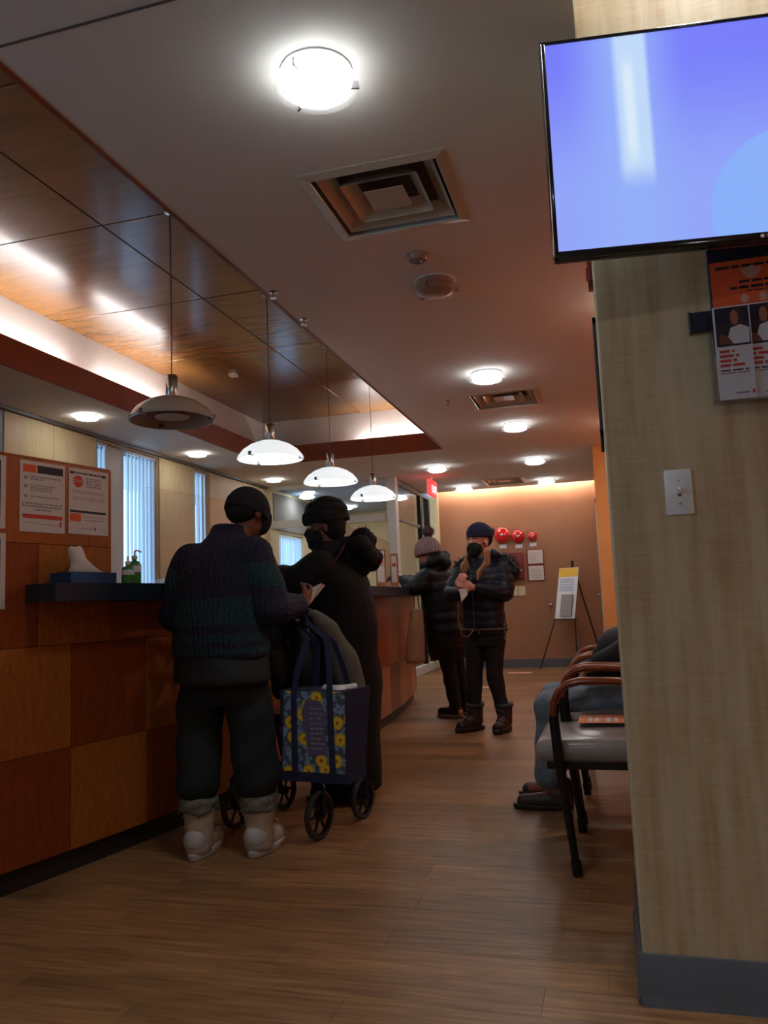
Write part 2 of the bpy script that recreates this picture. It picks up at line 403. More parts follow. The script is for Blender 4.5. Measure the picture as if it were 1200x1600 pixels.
        return o
def copy_tree(o, parent=None):
    c = o.copy(); COL.objects.link(c); c.parent = parent
    for ch in list(o.children): copy_tree(ch, c)
    return c
def struct(o, label=None, cat=None):
    o['kind'] = 'structure'; return tag(o, label, cat)
def text_mesh(txt, size, o, u, v, mat, name, parent, depth=.0006, align='CENTER'):
    cu = bpy.data.curves.new(name, 'FONT'); cu.body = txt; cu.size = size; cu.align_x = align; cu.align_y = 'CENTER'; cu.extrude = depth
    cu.resolution_u = 2
    ob = bpy.data.objects.new(name, cu); COL.objects.link(ob)
    me = bpy.data.meshes.new_from_object(ob.evaluated_get(bpy.context.evaluated_depsgraph_get()))
    bpy.data.objects.remove(ob); bpy.data.curves.remove(cu)
    o, u, v = Vector(o), Vector(u).normalized(), Vector(v).normalized(); n = u.cross(v)
    off = wloc(parent) if parent else Vector((0, 0, 0))
    for vert in me.vertices:
        c = vert.co; vert.co = o+u*c.x+v*c.y+n*c.z-off
    me.name = name; me.materials.clear(); me.materials.append(M[mat])
    t = bpy.data.objects.new(name, me); COL.objects.link(t); t.parent = parent
    return t

# counter arc
CX, CY, CR = -16.09, 5.7, 14.29
def A(s, off=0., z=0.):
    th = s/CR; return Vector((CX+(CR+off)*math.cos(th), CY+(CR+off)*math.sin(th), z))
def arcbox(mb, s0, s1, o0, o1, z0, z1, n=None):
    n = n or max(1, int(abs(s1-s0)/.2)+1); vs = []; fs = []
    for i in range(n+1):
        s_ = s0+(s1-s0)*i/n
        vs += [A(s_, o0, z0), A(s_, o1, z0), A(s_, o1, z1), A(s_, o0, z1)]
    for i in range(n):
        for k in range(4): fs.append((4*i+k, 4*i+(k+1) % 4, 4*i+4+(k+1) % 4, 4*i+4+k))
    fs += [(3, 2, 1, 0), tuple(4*n+k for k in range(4))]
    return mb.add(vs, fs)

# ================================================================== SETTING
H = 2.6
# floor with single planks near the viewer
fl = struct(MB().box((-6, -4, -.05), (3.2, 13.6, -.002)).build('floor', 'floor_vinyl'), 'brown wood-look vinyl plank floor', 'floor')
pw, pl = .15, .92
for r in range(20):
    y0 = 1.45+r*pw; x = -2.5-random.random()*pl
    while x < .02:
        x1 = x+pl
        o = MB().bbox((x+.0004, y0+.0004, -.0035), (x1-.0004, y0+pw-.0004, 0), .0006, 1).build('plank', 'plank_vinyl', fl)
        x = x1
# ceiling with the coffer opening
c = MB()
HT = 2.66
VENTS = ((-.745, 2.92), (-.72, 6.33), (-1.3, 10.87)); VS = .57
def slab(x0, x1, y0, y1, holes):
    gx = sorted({x0, x1}|{v for h in holes for v in h[:2]}); gy = sorted({y0, y1}|{v for h in holes for v in h[2:]})
    for i in range(len(gx)-1):
        for j in range(len(gy)-1):
            mx, my = (gx[i]+gx[i+1])/2, (gy[j]+gy[j+1])/2
            if not any(h[0] < mx < h[1] and h[2] < my < h[3] for h in holes): c.box((gx[i], gy[j], H), (gx[i+1], gy[j+1], HT))
slab(-1.6, 3.2, -4, 11.5, [(x-.46*VS, x+.46*VS, y-.46*VS, y+.46*VS) for x, y in VENTS]+[(.012, 3.2, -4, 2.5)]); c.box((-6, -4, H), (-3.6, 9.75, HT))
c.box((-3.6, -4, H), (-1.6, .6, HT)); c.box((-3.6, 8.18, H), (-1.6, 9.75, HT)); c.box((-2.6, 9.75, H), (-1.6, 11.5, HT))
ceil = struct(c.build('ceiling', 'ceiling_paint'), 'flat painted ceiling with a wooden coffer cut into it', 'ceiling')
MB().box((-1.6, 1.714, H-.002), (0.0, 1.722, H+.001)).build('expansion_joint', 'grey_metal', ceil)
struct(MB().box((-6, 9.75, H), (-2.6, 13.4, HT)).build('ceiling_office', 'blue_tint_paint'), 'pale ceiling of the glazed office', 'ceiling')
HR = 3.1   # raised ceiling over the waiting seats in front of the pillar
struct(MB().box((-.03, -4, HR), (3.2, 2.72, HR+.06)).build('ceiling_raised', 'white_paint'), 'raised white ceiling in front of the pillar', 'ceiling')
struct(MB().box((-.03, -4, H+.06), (.012, 2.16, HR)).build('trim_6', 'white_paint'), 'white upstand at the edge of the raised ceiling', 'trim')
# coffer
cof = struct(root('ceiling_coffer', (-2.6, 4.4, H), 'raised wooden ceiling coffer with white lit cove sides', 'coffer'))
MB().box((-3.61, .6, H-.003), (-3.59, 8.18, 2.79)).build('fascia', 'fascia_brown', cof)
MB().box((-3.59, 8.165, H-.003), (-1.61, 8.185, 2.79)).build('fascia', 'fascia_brown', cof)
MB().box((-1.61, .6, H-.003), (-1.59, 8.18, 2.79)).build('fascia', 'fascia_brown', cof)
MB().box((-3.59, .595, H-.003), (-1.61, .615, 2.79)).build('fascia', 'fascia_brown', cof)
MB().box((-3.76, .45, 2.66), (-3.74, 8.34, 3.13)).build('cove_side', 'white_paint', cof)
MB().box((-3.74, 8.32, 2.66), (-1.44, 8.34, 3.13)).build('cove_side', 'white_paint', cof)
MB().box((-1.46, .45, 2.66), (-1.44, 8.32, 3.13)).build('cove_side', 'white_paint', cof)
MB().box((-3.74, .45, 2.66), (-1.46, .47, 3.13)).build('cove_side', 'white_paint', cof)
ys = [.47, 1.34, 2.47, 3.60, 4.73, 5.86, 6.99, 8.32]; xs = [-3.74, -2.545, -1.46]
for j in range(len(ys)-1):
    for i in range(2):
        MB().bbox((xs[i]+.004, ys[j]+.004, 3.12), (xs[i+1]-.004, ys[j+1]-.004, 3.14), .002, 1).build('veneer_panel', 'ceiling_veneer', cof)
MB().box((-3.8, .4, 3.135), (-1.4, 8.4, 3.17)).build('backing', 'black_base', cof)

# pillar / right wall block
pil = MB().bbox((.012, 2.16, 0), (2.6, 2.72, HR), .006, 2)
struct(pil.build('wall_right_pillar', 'pillar_laminate'), 'wide pillar faced in pale cross-grained maple laminate', 'pillar')
bs = MB()
prof = [(0, 0), (0, .117), (-.004, .120), (-.008, .115), (-.0085, .03), (-.016, .010), (-.018, 0)]
bs.prism([(a, b) for a, b in prof], (.003, 2.16, 0), (0, 1, 0), (0, 0, 1), (2.5, 0, 0))
bs.prism([(a, b) for a, b in prof], (.012, 2.152, 0), (1, 0, 0), (0, 0, 1), (0, .57, 0))
struct(bs.build('baseboard_pillar', 'rubber_base', smooth=40), 'grey rubber cove base round the pillar', 'baseboard')
# alcove behind the pillar
struct(MB().box((.66, 2.72, 0), (.74, 8.75, H)).build('wall_right_alcove', 'orange_paint'), 'bright orange wall behind the waiting chairs', 'wall')
struct(MB().box((-.09, 8.75, 0), (.74, 8.85, H)).build('wall_right_end', 'peach_paint'), 'peach wall closing the seating alcove', 'wall')
struct(MB().box((-.09, 8.85, 0), (0, 11.9, H)).build('wall_right_corridor', 'brown_paint'), 'brown corridor wall beyond the seating alcove', 'wall')
# far brown wall
struct(MB().box((-2.42, 11.75, 0), (0, 11.9, 2.95)).build('wall_far', 'brown_paint'), 'terracotta brown end wall washed by light from above', 'wall')
struct(MB().box((-2.42, 11.73, 0), (-.09, 11.75, .12)).build('baseboard_far', 'rubber_base'), 'grey rubber base along the brown end wall', 'baseboard')
struct(MB().box((-2.48, 11.66, 0), (-2.42, 11.9, 2.9)).build('trim_1', 'cream_paint'), 'pale vertical trim at the corner of the end wall', 'trim')
struct(MB().box((-2.6, 11.49, 2.66), (0, 11.5, 2.95)).build('trim_2', 'white_paint'), 'white upstand of the light slot over the end wall', 'trim')
struct(MB().box((-2.6, 11.45, 2.95), (0, 11.9, 2.98)).build('trim_3', 'white_paint'), 'white lid of the light slot over the end wall', 'trim')
# door in the corridor wall, seen edge on
d = struct(root('door_1', (-.1, 10.3, 0), 'brown flush door in corridor wall with grey steel frame', 'door'))
MB().box((-.105, 9.85, 0), (-.092, 10.75, 2.1)).build('leaf', 'brown_paint', d)
for a, b in (((-.115, 9.80, 0), (-.09, 9.85, 2.15)), ((-.115, 10.75, 0), (-.09, 10.80, 2.15)), ((-.115, 9.8, 2.1), (-.09, 10.8, 2.15))):
    MB().box(a, b).build('frame', 'white_frame', d)
MB().tube([(-.105, 9.95, 1.0), (-.15, 9.95, 1.0), (-.15, 10.05, 1.0)], .009).build('door_handle', 'steel', d, 40)
# back and hidden walls
struct(MB().box((-6, -4.1, 0), (3.2, -4, HR)).build('wall_back', 'cream_paint'), 'cream wall at the back of the waiting room', 'wall')
struct(MB().box((2.6, -4, 0), (2.7, 2.72, HR)).build('wall_right_near', 'orange_paint'), 'orange wall beside the waiting area', 'wall')

# left outer wall with windows
WX = -4.35
wl = MB()
W1 = (6.06, 7.06, .95, 2.56); W2 = (7.80, 8.12, .95, 2.56); W3 = (10.15, 11.05, 1.0, 2.02); W0 = (-2.5, 1.0, .95, 2.5)
def wallrun(y0, y1, holes):
    y = y0
    for h in holes:
        wl.box((WX-.15, y, 0), (WX, h[0], H)); wl.box((WX-.15, h[0], 0), (WX, h[1], h[2])); wl.box((WX-.15, h[0], h[3]), (WX, h[1], H)); y = h[1]
    wl.box((WX-.15, y, 0), (WX, y1, H))
wallrun(-4, 13.4, [W0, W1, W2, W3])
struct(wl.build('wall_left', 'cream_paint'), 'cream outer wall behind the reception desk', 'wall')
struct(MB().box((WX-.15, 13.3, 0), (-2.4, 13.4, H)).build('wall_office_back', 'cream_paint'), 'cream back wall of the glazed office', 'wall')
struct(MB().box((-2.64, 11.9, 0), (-2.42, 13.3, H)).build('wall_office_side', 'cream_paint'), 'cream side wall of the glazed office', 'wall')
pn = struct(root('wall_left_panelling', (WX, 5.5, 0), 'pale maple veneer panelling beside the window', 'panelling'))
for a, b in ((3.2, 4.06), (4.915, 5.47), (5.475, 6.04), (7.08, 7.78), (8.14, 9.0), (9.005, 9.72)):
    MB().bbox((WX, a, .1), (WX+.02, b, 2.57), .003, 1).build('veneer_panel', 'cream_veneer', pn)
MB().box((WX, 4.07, .1), (WX+.02, 4.9, 2.57)).build('painted_panel', 'blue_tint_paint', pn)
struct(MB().box((WX, -1, 2.575), (WX+.05, 9.72, 2.60)).build('trim_4', 'grey_metal'), 'dark grey blind track along the top of the outer wall', 'trim')
struct(MB().box((WX, 9.95, 2.06), (WX+.02, 11.6, 2.56)).build('trim_5', 'grey_paint'), 'grey panel above the office window', 'trim')
def window(n, hole, label):
    y0, y1, z0, z1 = hole
    wr = struct(root('window_%d' % n, (WX-.1, (y0+y1)/2, z0), label, 'window'))
    for a, b in (((y0, z0), (y0+.04, z1)), ((y1-.04, z0), (y1, z1)), ((y0, z0), (y1, z0+.05)), ((y0, z1-.05), (y1, z1))):
        MB().box((WX-.13, a[0], a[1]), (WX-.07, b[0], b[1])).build('window_frame', 'white_frame', wr)
    MB().box((WX-.103, y0+.04, z0+.05), (WX-.097, y1-.04, z1-.05)).build('pane', 'pane_glass', wr)
    return wr
w1 = window(1, W1, 'tall window behind the desk with half drawn blind')
MB().box((WX-.12, 6.25, .98), (WX-.03, 6.53, 2.54)).build('mullion', 'white_frame', w1)
window(2, W2, 'narrow window between maple panels beyond the desk')
window(3, W3, 'small bright window inside the glazed office')
window(4, W0, 'wide unseen window added to bring daylight into the waiting room')  # last one is unseen, added for more daylight from behind the camera
def blind(y0, y1, z0, z1, n, ang, label, wd=.085):
    b = root('vertical_blind', (WX-.02, (y0+y1)/2, z1), label, 'blind', 'vertical blinds on the outer wall')
    MB().box((WX-.035, y0, z1-.005), (WX-.005, y1, z1+.02)).build('headrail', 'white_plastic', b)
    for k in range(n):
        yc = y0+(y1-y0)*(k+.5)/n; a = math.radians(ang+random.uniform(-5, 5))
        ax = Vector((math.cos(a)*wd/2, math.sin(a)*wd/2, 0)); mb = MB()
        mb.obox((WX-.02, yc, (z0+z1)/2), ax, Vector((-ax.y, ax.x, 0)).normalized()*.0015, (0, 0, (z1-z0)/2))
        mb.build('slat', 'blind_slat', b)
    return b
blind(6.06, 6.24, 1.0, 2.53, 3, -40, 'few vertical blind slats beside the maple panel')
blind(6.55, 7.05, 1.0, 2.53, 8, -38, 'white vertical blind over the tall window behind the desk')
blind(7.80, 8.12, 1.0, 2.53, 4, -40, 'narrow white vertical blind between two maple panels')
blind(10.18, 11.02, 1.04, 1.98, 10, -45, 'white vertical blind over the small office window', .07)

# glazed office partition
gp = struct(root('wall_glass_partition', (-3.4, 9.75, 0), 'white framed glass partition of the office', 'partition'))
def fr(a, b, mat='white_frame', name='frame_member'): return MB().bbox(a, b, .004, 1).build(name, mat, gp)
fr((-4.42, 9.70, 0), (-4.28, 9.80, H), 'cream_paint', 'post'); fr((-2.67, 9.69, 0), (-2.545, 9.81, H), 'white_frame', 'post')
fr((-4.28, 9.72, 2.55), (-2.67, 9.78, H)); fr((-4.28, 9.72, 2.04), (-2.67, 9.78, 2.14)); fr((-4.28, 9.72, 0), (-2.67, 9.78, .9), 'cream_veneer', 'lower_panel')
fr((-3.35, 9.73, .9), (-3.30, 9.77, 2.04))
fr((-2.63, 9.81, 2.53), (-2.57, 11.75, H), 'grey_metal'); fr((-2.615, 9.81, 2.06), (-2.585, 11.2, 2.10), 'grey_metal')
fr((-2.63, 9.81, 0), (-2.57, 11.75, .12)); fr((-2.63, 11.18, .12), (-2.57, 11.26, 2.53), 'black_metal', 'post'); fr((-2.64, 11.66, .12), (-2.56, 11.75, 2.53), 'black_metal', 'post')
for a, b in (((-4.28, 9.747, .9), (-3.35, 9.753, 2.04)), ((-3.30, 9.747, .9), (-2.67, 9.753, 2.04)), ((-4.28, 9.747, 2.14), (-2.67, 9.753, 2.55)),
             ((-2.603, 9.81, .12), (-2.597, 11.18, 2.06)), ((-2.603, 9.81, 2.10), (-2.597, 11.18, 2.53)), ((-2.603, 11.26, .12), (-2.597, 11.66, 2.53))):
    MB().box(a, b).build('pane', 'clear_glass', gp)

# ================================================================== LIGHT FITTINGS
def ceiling_lamp(loc, label, group, on=True, r=.105, ring=True, mat='lamp_lit'):
    o = root('ceiling_lamp', loc, label, 'lamp', group)
    z = loc[2]; p = lambda a, b: (a, b)
    mb = MB().lathe([(r*.97, -.040), (r*.98, -.047), (r*.92, -.056), (r*.7, -.064), (.001, -.067)] if ring else [(r*.9, -.004), (r, -.014), (r*.97, -.026), (.001, -.028)], (0, 0, 0), 32)
    mb.build('diffuser', mat if on else 'lamp_off', o, 50, world=False)
    MB().lathe([(r*1.04, 0), (r*1.04, -.006), (.001, -.006)], (0, 0, 0), 32).build('mount_plate', 'white_plastic', o, 40, world=False)
    if ring:
        MB().lathe([(r*.93, -.005), (r*.95, -.03), (r*.97, -.041), (.001, -.041)], (0, 0, 0), 32).build('collar', 'collar_opal' if on else 'lamp_off', o, 40, world=False)
        MB().lathe([(r*1.02, -.038), (r*1.23, -.042), (r*1.23, -.054), (r*1.02, -.050)], (0, 0, 0), 40, close=True).build('glass_ring', 'lamp_ring', o, 40, world=False)
        for k in range(3):
            a = 2*PI*k/3+.5*PI*3-.2
            MB().obox((math.cos(a)*r*1.1, math.sin(a)*r*1.1, -.044), Vector((math.cos(a), math.sin(a), 0))*r*.11, Vector((-math.sin(a), math.cos(a), 0))*.0025, (0, 0, .012)).build('clip', 'steel', o, world=False)
    return o
LX = -.745
ceiling_lamp((LX, 2.11, H), 'lit round ceiling lamp with glass rim near the television', 'round ceiling lamps over the aisle')
ceiling_lamp((LX, 3.79, H), 'unlit round ceiling lamp beside the smoke detector', None, False, .1)
for y, t in ((5.53, 'lit round ceiling lamp just before the second air vent'), (7.30, 'lit round ceiling lamp just beyond the second air vent'), (9.27, 'lit round ceiling lamp above the corridor wall corner'), (11.0, 'lit round ceiling lamp next to the end wall above the easel')):
    ceiling_lamp((LX, y, H), t, 'round ceiling lamps over the aisle')
ceiling_lamp((-1.9, 9.24, H), 'lit round ceiling lamp before the exit sign', 'round ceiling lamps by the office')
ceiling_lamp((-1.9, 11.05, H), 'lit round ceiling lamp next to the end wall by the glass office', 'round ceiling lamps by the office')
for y in (-.2, -2.2): ceiling_lamp((LX, y, H), 'lit round ceiling lamp over the waiting room', 'round ceiling lamps over the waiting room')
ceiling_lamp((1.2, -1.2, HR), 'unseen round fill lamp added beside the orange wall', None)  # unseen lamp added to brighten the near floor and pillar
ceiling_lamp((.42, 1.74, HR), 'lit round ceiling lamp right in front of the television', None, mat='waiting_lit')
for y, t in ((5.42, 'small lit downlight above the maple panel'), (7.21, 'small lit downlight above the tall window blind'), (9.14, 'small lit downlight next to the office partition')):
    ceiling_lamp((-3.97, y, H), t, 'small downlights along the outer wall', r=.088, ring=False, mat='downlight_lit')
for x, y, t in ((-4.1, 10.6, 'lit office ceiling lamp above the small blind'), (-3.2, 10.86, 'lit office ceiling lamp seen over the last pendant'), (-4.05, 12.2, 'lit office ceiling lamp at the back beside the outer wall'), (-2.95, 11.5, 'lit office ceiling lamp beside the corner post of the glass')):
    ceiling_lamp((x, y, H), t, 'ceiling lamps inside the glass office')
for y, t in ((4.4, 'lit round ceiling lamp above the seated man'), (7.6, 'lit round ceiling lamp above the peach wall')):
    ceiling_lamp((.30, y, H), t, 'round ceiling lamps in the seating alcove', mat='alcove_lit')
# cove tubes
def cove(a, b, label, mat='tube_lit', grp='fluorescent tubes hidden in the coffer cove'):
    o = root('cove_tube', a, label, 'tube light', grp)
    MB().tube([a, b], .013, 10).build('tube', mat, o, 50)
    a, b = Vector(a), Vector(b); d_ = (b-a).normalized()
    for p in (a-d_*.012, b+d_*.012): MB().tube([p-d_*.012, p+d_*.012], .016, 10).build('end_cap', 'white_plastic', o, 50)
    MB().obox((a+b)/2-Vector((0, 0, .028)), (b-a)/2+d_*.02, d_.cross(Vector((0, 0, 1)))*.02, (0, 0, .012)).build('batten', 'white_plastic', o)
    return o
for y0, y1 in ((.8, 2.0), (2.2, 3.4), (3.65, 4.85), (5.2, 6.2)):
    cove((-3.67, y0, 2.715), (-3.67, y1, 2.715), 'white tube light behind the brown fascia on the window side')
cove((-2.55, 8.255, 2.715), (-1.55, 8.255, 2.715), 'white tube light behind the brown fascia at the end of the coffer', grp=None)
for x0 in (-2.3, -1.15):
    cove((x0, 11.56, 2.75), (x0+1.0, 11.56, 2.75), 'warm tube light in the slot above the brown end wall', 'tube_warm', 'tube lights in the end wall slot')

# pendants
def pendant(loc, label, on):
    o = root('pendant_lamp', loc, label, 'pendant lamp', 'pendant lamps in a row above the desk')
    # local z: 0 = rim level
    prof_o = [(.216, .0), (.220, .006), (.211, .026), (.180, .064), (.133, .096), (.076, .118), (.03, .126)]
    prof_i = [(r*.965, h-.006 if h > .02 else h+.001) for r, h in prof_o]
    MB().lathe(prof_o+prof_i[::-1], (0, 0, 0), 40, close=True).build('shade', 'shade_lit' if on else 'shade_off', o, 50, world=False)
    MB().lathe([(.085, .018), (.09, .024), (.08, .05), (.03, .10), (.001, .10)], (0, 0, 0), 28).build('bulb', 'bulb_lit' if on else 'lamp_off', o, 50, world=False)
    MB().lathe([(.02, .10), (.030, .118), (.030, .235), (.026, .24), (.004, .24)], (0, 0, 0), 24).build('socket', 'steel', o, 40, world=False)
    for k in range(3):
        a = 2*PI*k/3+.3; MB().obox((math.cos(a)*.204, math.sin(a)*.204, .012), Vector((math.cos(a), math.sin(a), 0))*.02, Vector((-math.sin(a), math.cos(a), 0))*.009, (0, 0, .012)).build('clip', 'grey_metal', o, world=False)
    MB().tube([(0, 0, .235), (.003, 0, .5), (0, 0, 3.12-loc[2])], .0032, 6).build('cord', 'black_plastic', o, world=False)
    MB().lathe([(.03, 3.12-loc[2]), (.03, 3.10-loc[2]), (.004, 3.095-loc[2])], (0, 0, 0), 16).build('canopy', 'steel', o, world=False)
    return o
pendant((-2.108, 3.57, 1.975), 'unlit glass pendant lamp hanging nearest the poster screen', False)
pendant((-2.105, 4.80, 1.975), 'lit glass pendant lamp hanging next to the unlit one', True)
pendant((-2.10, 5.97, 1.975), 'lit glass pendant lamp third along from the poster screen', True)
pendant((-2.08, 7.10, 1.975), 'lit glass pendant lamp hanging nearest the glass office', True)

# air diffusers
def air_vent(cx, cy, sz, label):
    o = root('air_vent', (cx, cy, H), label, 'air vent', 'square ceiling air vents')
    for k, (a, b, z0, z1) in enumerate(((.5, .43, -.004, -.012), (.40, .31, .004, .05), (.27, .19, .0, .046))):
        mb = MB(); q = []
        A_, B_ = a*sz, b*sz
        for (h, z) in ((A_, z0), (B_, z1)):
            q += [(-h, -h, z), (h, -h, z), (h, h, z), (-h, h, z)]
        vs = q+[(x*.985, y*.985, z+.006) for x, y, z in q]
        fs = []
        for e in range(4):
            f_ = (e+1) % 4
            fs += [(e, f_, 4+f_, 4+e), (8+e, 12+e, 12+f_, 8+f_), (e, 8+e, 8+f_, f_), (4+e, 4+f_, 12+f_, 12+e)]
        mb.add(vs, fs).build('louvre_ring' if k else 'frame', 'diffuser_metal', o, world=False)
    MB().bbox((-.14*sz, -.14*sz, .0), (.14*sz, .14*sz, .006), .002, 1).build('core_plate', 'diffuser_metal', o, world=False)
    MB().box((-.47*sz, -.47*sz, .061), (.47*sz, .47*sz, .09)).build('throat', 'diffuser_dark', o, world=False)
    return o
air_vent(*VENTS[0], VS, 'square air vent between the near lamp and the smoke detector')
air_vent(*VENTS[1], VS, 'square air vent between two lit lamps in the aisle')
air_vent(*VENTS[2], VS, 'square air vent next to the brown end wall')
o = root('smoke_detector', (-.755, 3.46, H), 'small round smoke detector beside the unlit ceiling lamp', 'smoke detector')
MB().lathe([(.05, 0), (.05, -.01), (.04, -.03), (.001, -.034)], n=24).build('body', 'lamp_off', o, 40, world=False)
MB().lathe([(.018, -.033), (.015, -.04), (.001, -.041)], n=16).build('sensor', 'grey_metal', o, 40, world=False)
def sprinkler(x, y, z, label):
    o = root('sprinkler_head', (x, y, z), label, 'sprinkler', 'sprinkler heads')
    MB().lathe([(.025, 0), (.025, -.004), (.01, -.008)], n=16).build('escutcheon', 'steel', o, 40, world=False)
    MB().lathe([(.006, -.006), (.006, -.03), (.018, -.032), (.018, -.034), (.001, -.036)], n=12).build('deflector', 'steel', o, 40, world=False)
sprinkler(-1.55, 4.04, H, 'sprinkler head at the coffer edge'); sprinkler(-1.16, 6.2, H, 'sprinkler head in the open ceiling before the second vent')
sprinkler(-1.55, 3.62, H, 'sprinkler head at the coffer edge near the second pendant')
o = root('ceiling_sensor', (-3.15, 6.4, 3.12), 'small white sensor on the wooden coffer ceiling', 'sensor')
MB().bbox((-.035, -.035, -.03), (.035, .035, 0), .008).build('body', 'white_plastic', o, 40, world=False)
MB().lathe([(.014, -.028), (.01, -.036), (.001, -.038)], n=16).build('lens', 'label_white', o, 40, world=False)
# exit sign
o = root('exit_sign', (-2.12, 9.93, 2.46), 'red exit sign hanging from the ceiling beside the glass office', 'exit sign')
MB().bbox((-2.145, 9.74, 2.34), (-2.095, 10.12, 2.54), .006).build('housing', 'exit_red', o, 40)
text_mesh('EXIT', .13, (-2.0945, 9.93, 2.42), (0, 1, 0), (0, 0, 1), 'exit_white', 'lettering', o, .001)
MB().tube([(-2.12, 9.93, 2.53), (-2.12, 9.93, 2.6)], .012).build('stem', 'white_plastic', o, 40)

# ================================================================== RECEPTION COUNTER
rc = root('reception_counter', (-2.0, 5.7, 0), 'curved reception counter faced in checkered light and dark wood squares', 'counter')
S0, S1 = -4.6, 2.62
arcbox(MB(), S0, S1, -.30, -.035, 0, .09).build('toe_kick', 'black_base', rc)
arcbox(MB(), S0, S1, -.24, -.014, .09, 1.055).build('carcass', 'panel_dark', rc)
arcbox(MB(), S0, -2.743, -.12, -.014, 1.055, 1.62).build('screen_core', 'panel_dark', rc)
st = .4175; cols = [-2.53+st*k for k in range(-5, 13)]
cols = [c_ for c_ in cols if c_ < S1-.1]+[S1]
def panel(s0, s1, z0, z1, mat):
    g = .0012
    o_ = arcbox(MB(), s0+g, s1-g, -.014, 0, z0+g, z1-g, 3).build('front_panel', mat, rc)
zr = [.09, .483, .888]
for i in range(len(cols)-1):
    for j in range(2):
        panel(cols[i], cols[i+1], zr[j], zr[j+1], 'panel_light' if (i+j) % 2 == 0 else 'panel_dark')
    if cols[i+1] > -2.7:
        panel(max(cols[i], -2.743), cols[i+1], .888, 1.055, 'panel_dark' if i % 2 else 'panel_plain')
for a, b in ((-4.36, -3.94), (-3.94, -3.523), (-3.523, -3.106), (-3.106, -2.743)):
    k = round((a+4.36)/.417) % 2
    panel(a, b, .888, 1.285, 'panel_dark' if k == 0 else 'panel_light')
for a, b in ((-4.36, -3.523), (-3.523, -2.743)): panel(a, b, 1.285, 1.62, 'panel_plain')
arcbox(MB(), S0, -2.743, -.125, .001, 1.62, 1.626).build('screen_cap', 'panel_plain', rc)
arcbox(MB(), -2.743, -2.737, -.125, .0, 1.125, 1.62).build('screen_edge', 'panel_plain', rc)
# end return
e0, e1 = A(S1, 0, 0), A(S1, -.95, 0); dn = Vector((-math.sin(S1/CR), math.cos(S1/CR), 0))
MB().obox((e0+e1)/2+dn*.012+Vector((0, 0, .57)), (e0-e1)/2, dn*.012, (0, 0, .483)).build('end_panel', 'panel_light', rc)
arcbox(MB(), S0, S1-.02, -.95, -.24, .72, .75).build('desk_surface', 'panel_plain', rc)
for s_ in (-4.2, -2.4, -.6, 1.2, 2.5):
    a = A(s_, -.6, .36); MB().obox(a, (.33, 0, 0), (0, .012, 0), (0, 0, .36)).build('desk_support', 'panel_dark', rc)
ct = root('countertop', (-2.0, 5.7, 1.055), 'dark blue-black stone ledge along the reception counter', 'countertop')
arcbox(MB(), -2.735, S1+.05, -.26, .17, 1.057, 1.125, 40).build('slab', 'stone_top', ct)
arcbox(MB(), -3.165, -2.735, .002, .17, 1.057, 1.125, 4).build('slab_nose', 'stone_top', ct)

# printed sheets on the screen
def sheet(name, s0, s1, z0, z1, label, group, fn):
    o = root(name, A((s0+s1)/2, .002, z0), label, 'notice', group)
    arcbox(MB(), s0, s1, .0008, .0022, z0, z1, 3).build('paper', 'paper', o)
    def bar(u0, u1, v0, v1, mat, nm='print', lift=.0004):
        arcbox(MB(), s0+(s1-s0)*u0, s0+(s1-s0)*u1, .0022, .0022+lift, z0+(z1-z0)*v0, z0+(z1-z0)*v1, 2).build(nm, mat, o)
    def lines(u0, u1, v, h, mat, nm='print'):
        mb = MB(); u = u0
        while u < u1-.02:
            w_ = min(random.uniform(.03, .11), u1-u)
            arcbox(mb, s0+(s1-s0)*u, s0+(s1-s0)*(u+w_), .0022, .0025, z0+(z1-z0)*(v-h/2), z0+(z1-z0)*(v+h/2), 1); u += w_+.018
        mb.build(nm, mat, o)
    fn(o, bar, lines, s0, s1, z0, z1); return o
def notice_a(o, bar, lines, s0, s1, z0, z1):
    bar(.06, .34, .84, .95, 'print_orange'); bar(.37, .95, .84, .95, 'print_dark'); lines(.40, .92, .895, .05, 'print_grey', 'lettering')
    lines(.09, .31, .92, .02, 'paper', 'lettering'); lines(.09, .31, .87, .02, 'paper', 'lettering')
    for v, a in ((.78, .9), (.745, .5), (.66, .75), (.625, .7), (.59, .72), (.50, .85)): lines(.22, a, v, .018, 'print_grey', 'lettering')
    for v in (.76, .64, .50): bar(.09, .16, v-.02, v+.02, 'print_grey')
    for v, a, b in ((.40, .05, .95), (.36, .05, .95), (.315, .3, .7)): lines(a, b, v, .024, 'print_grey', 'lettering')
    bar(.06, .94, .19, .25, 'print_red'); lines(.08, .4, .13, .012, 'print_grey', 'lettering'); lines(.45, .84, .115, .014, 'print_grey', 'lettering'); bar(.88, .92, .09, .17, 'print_red')
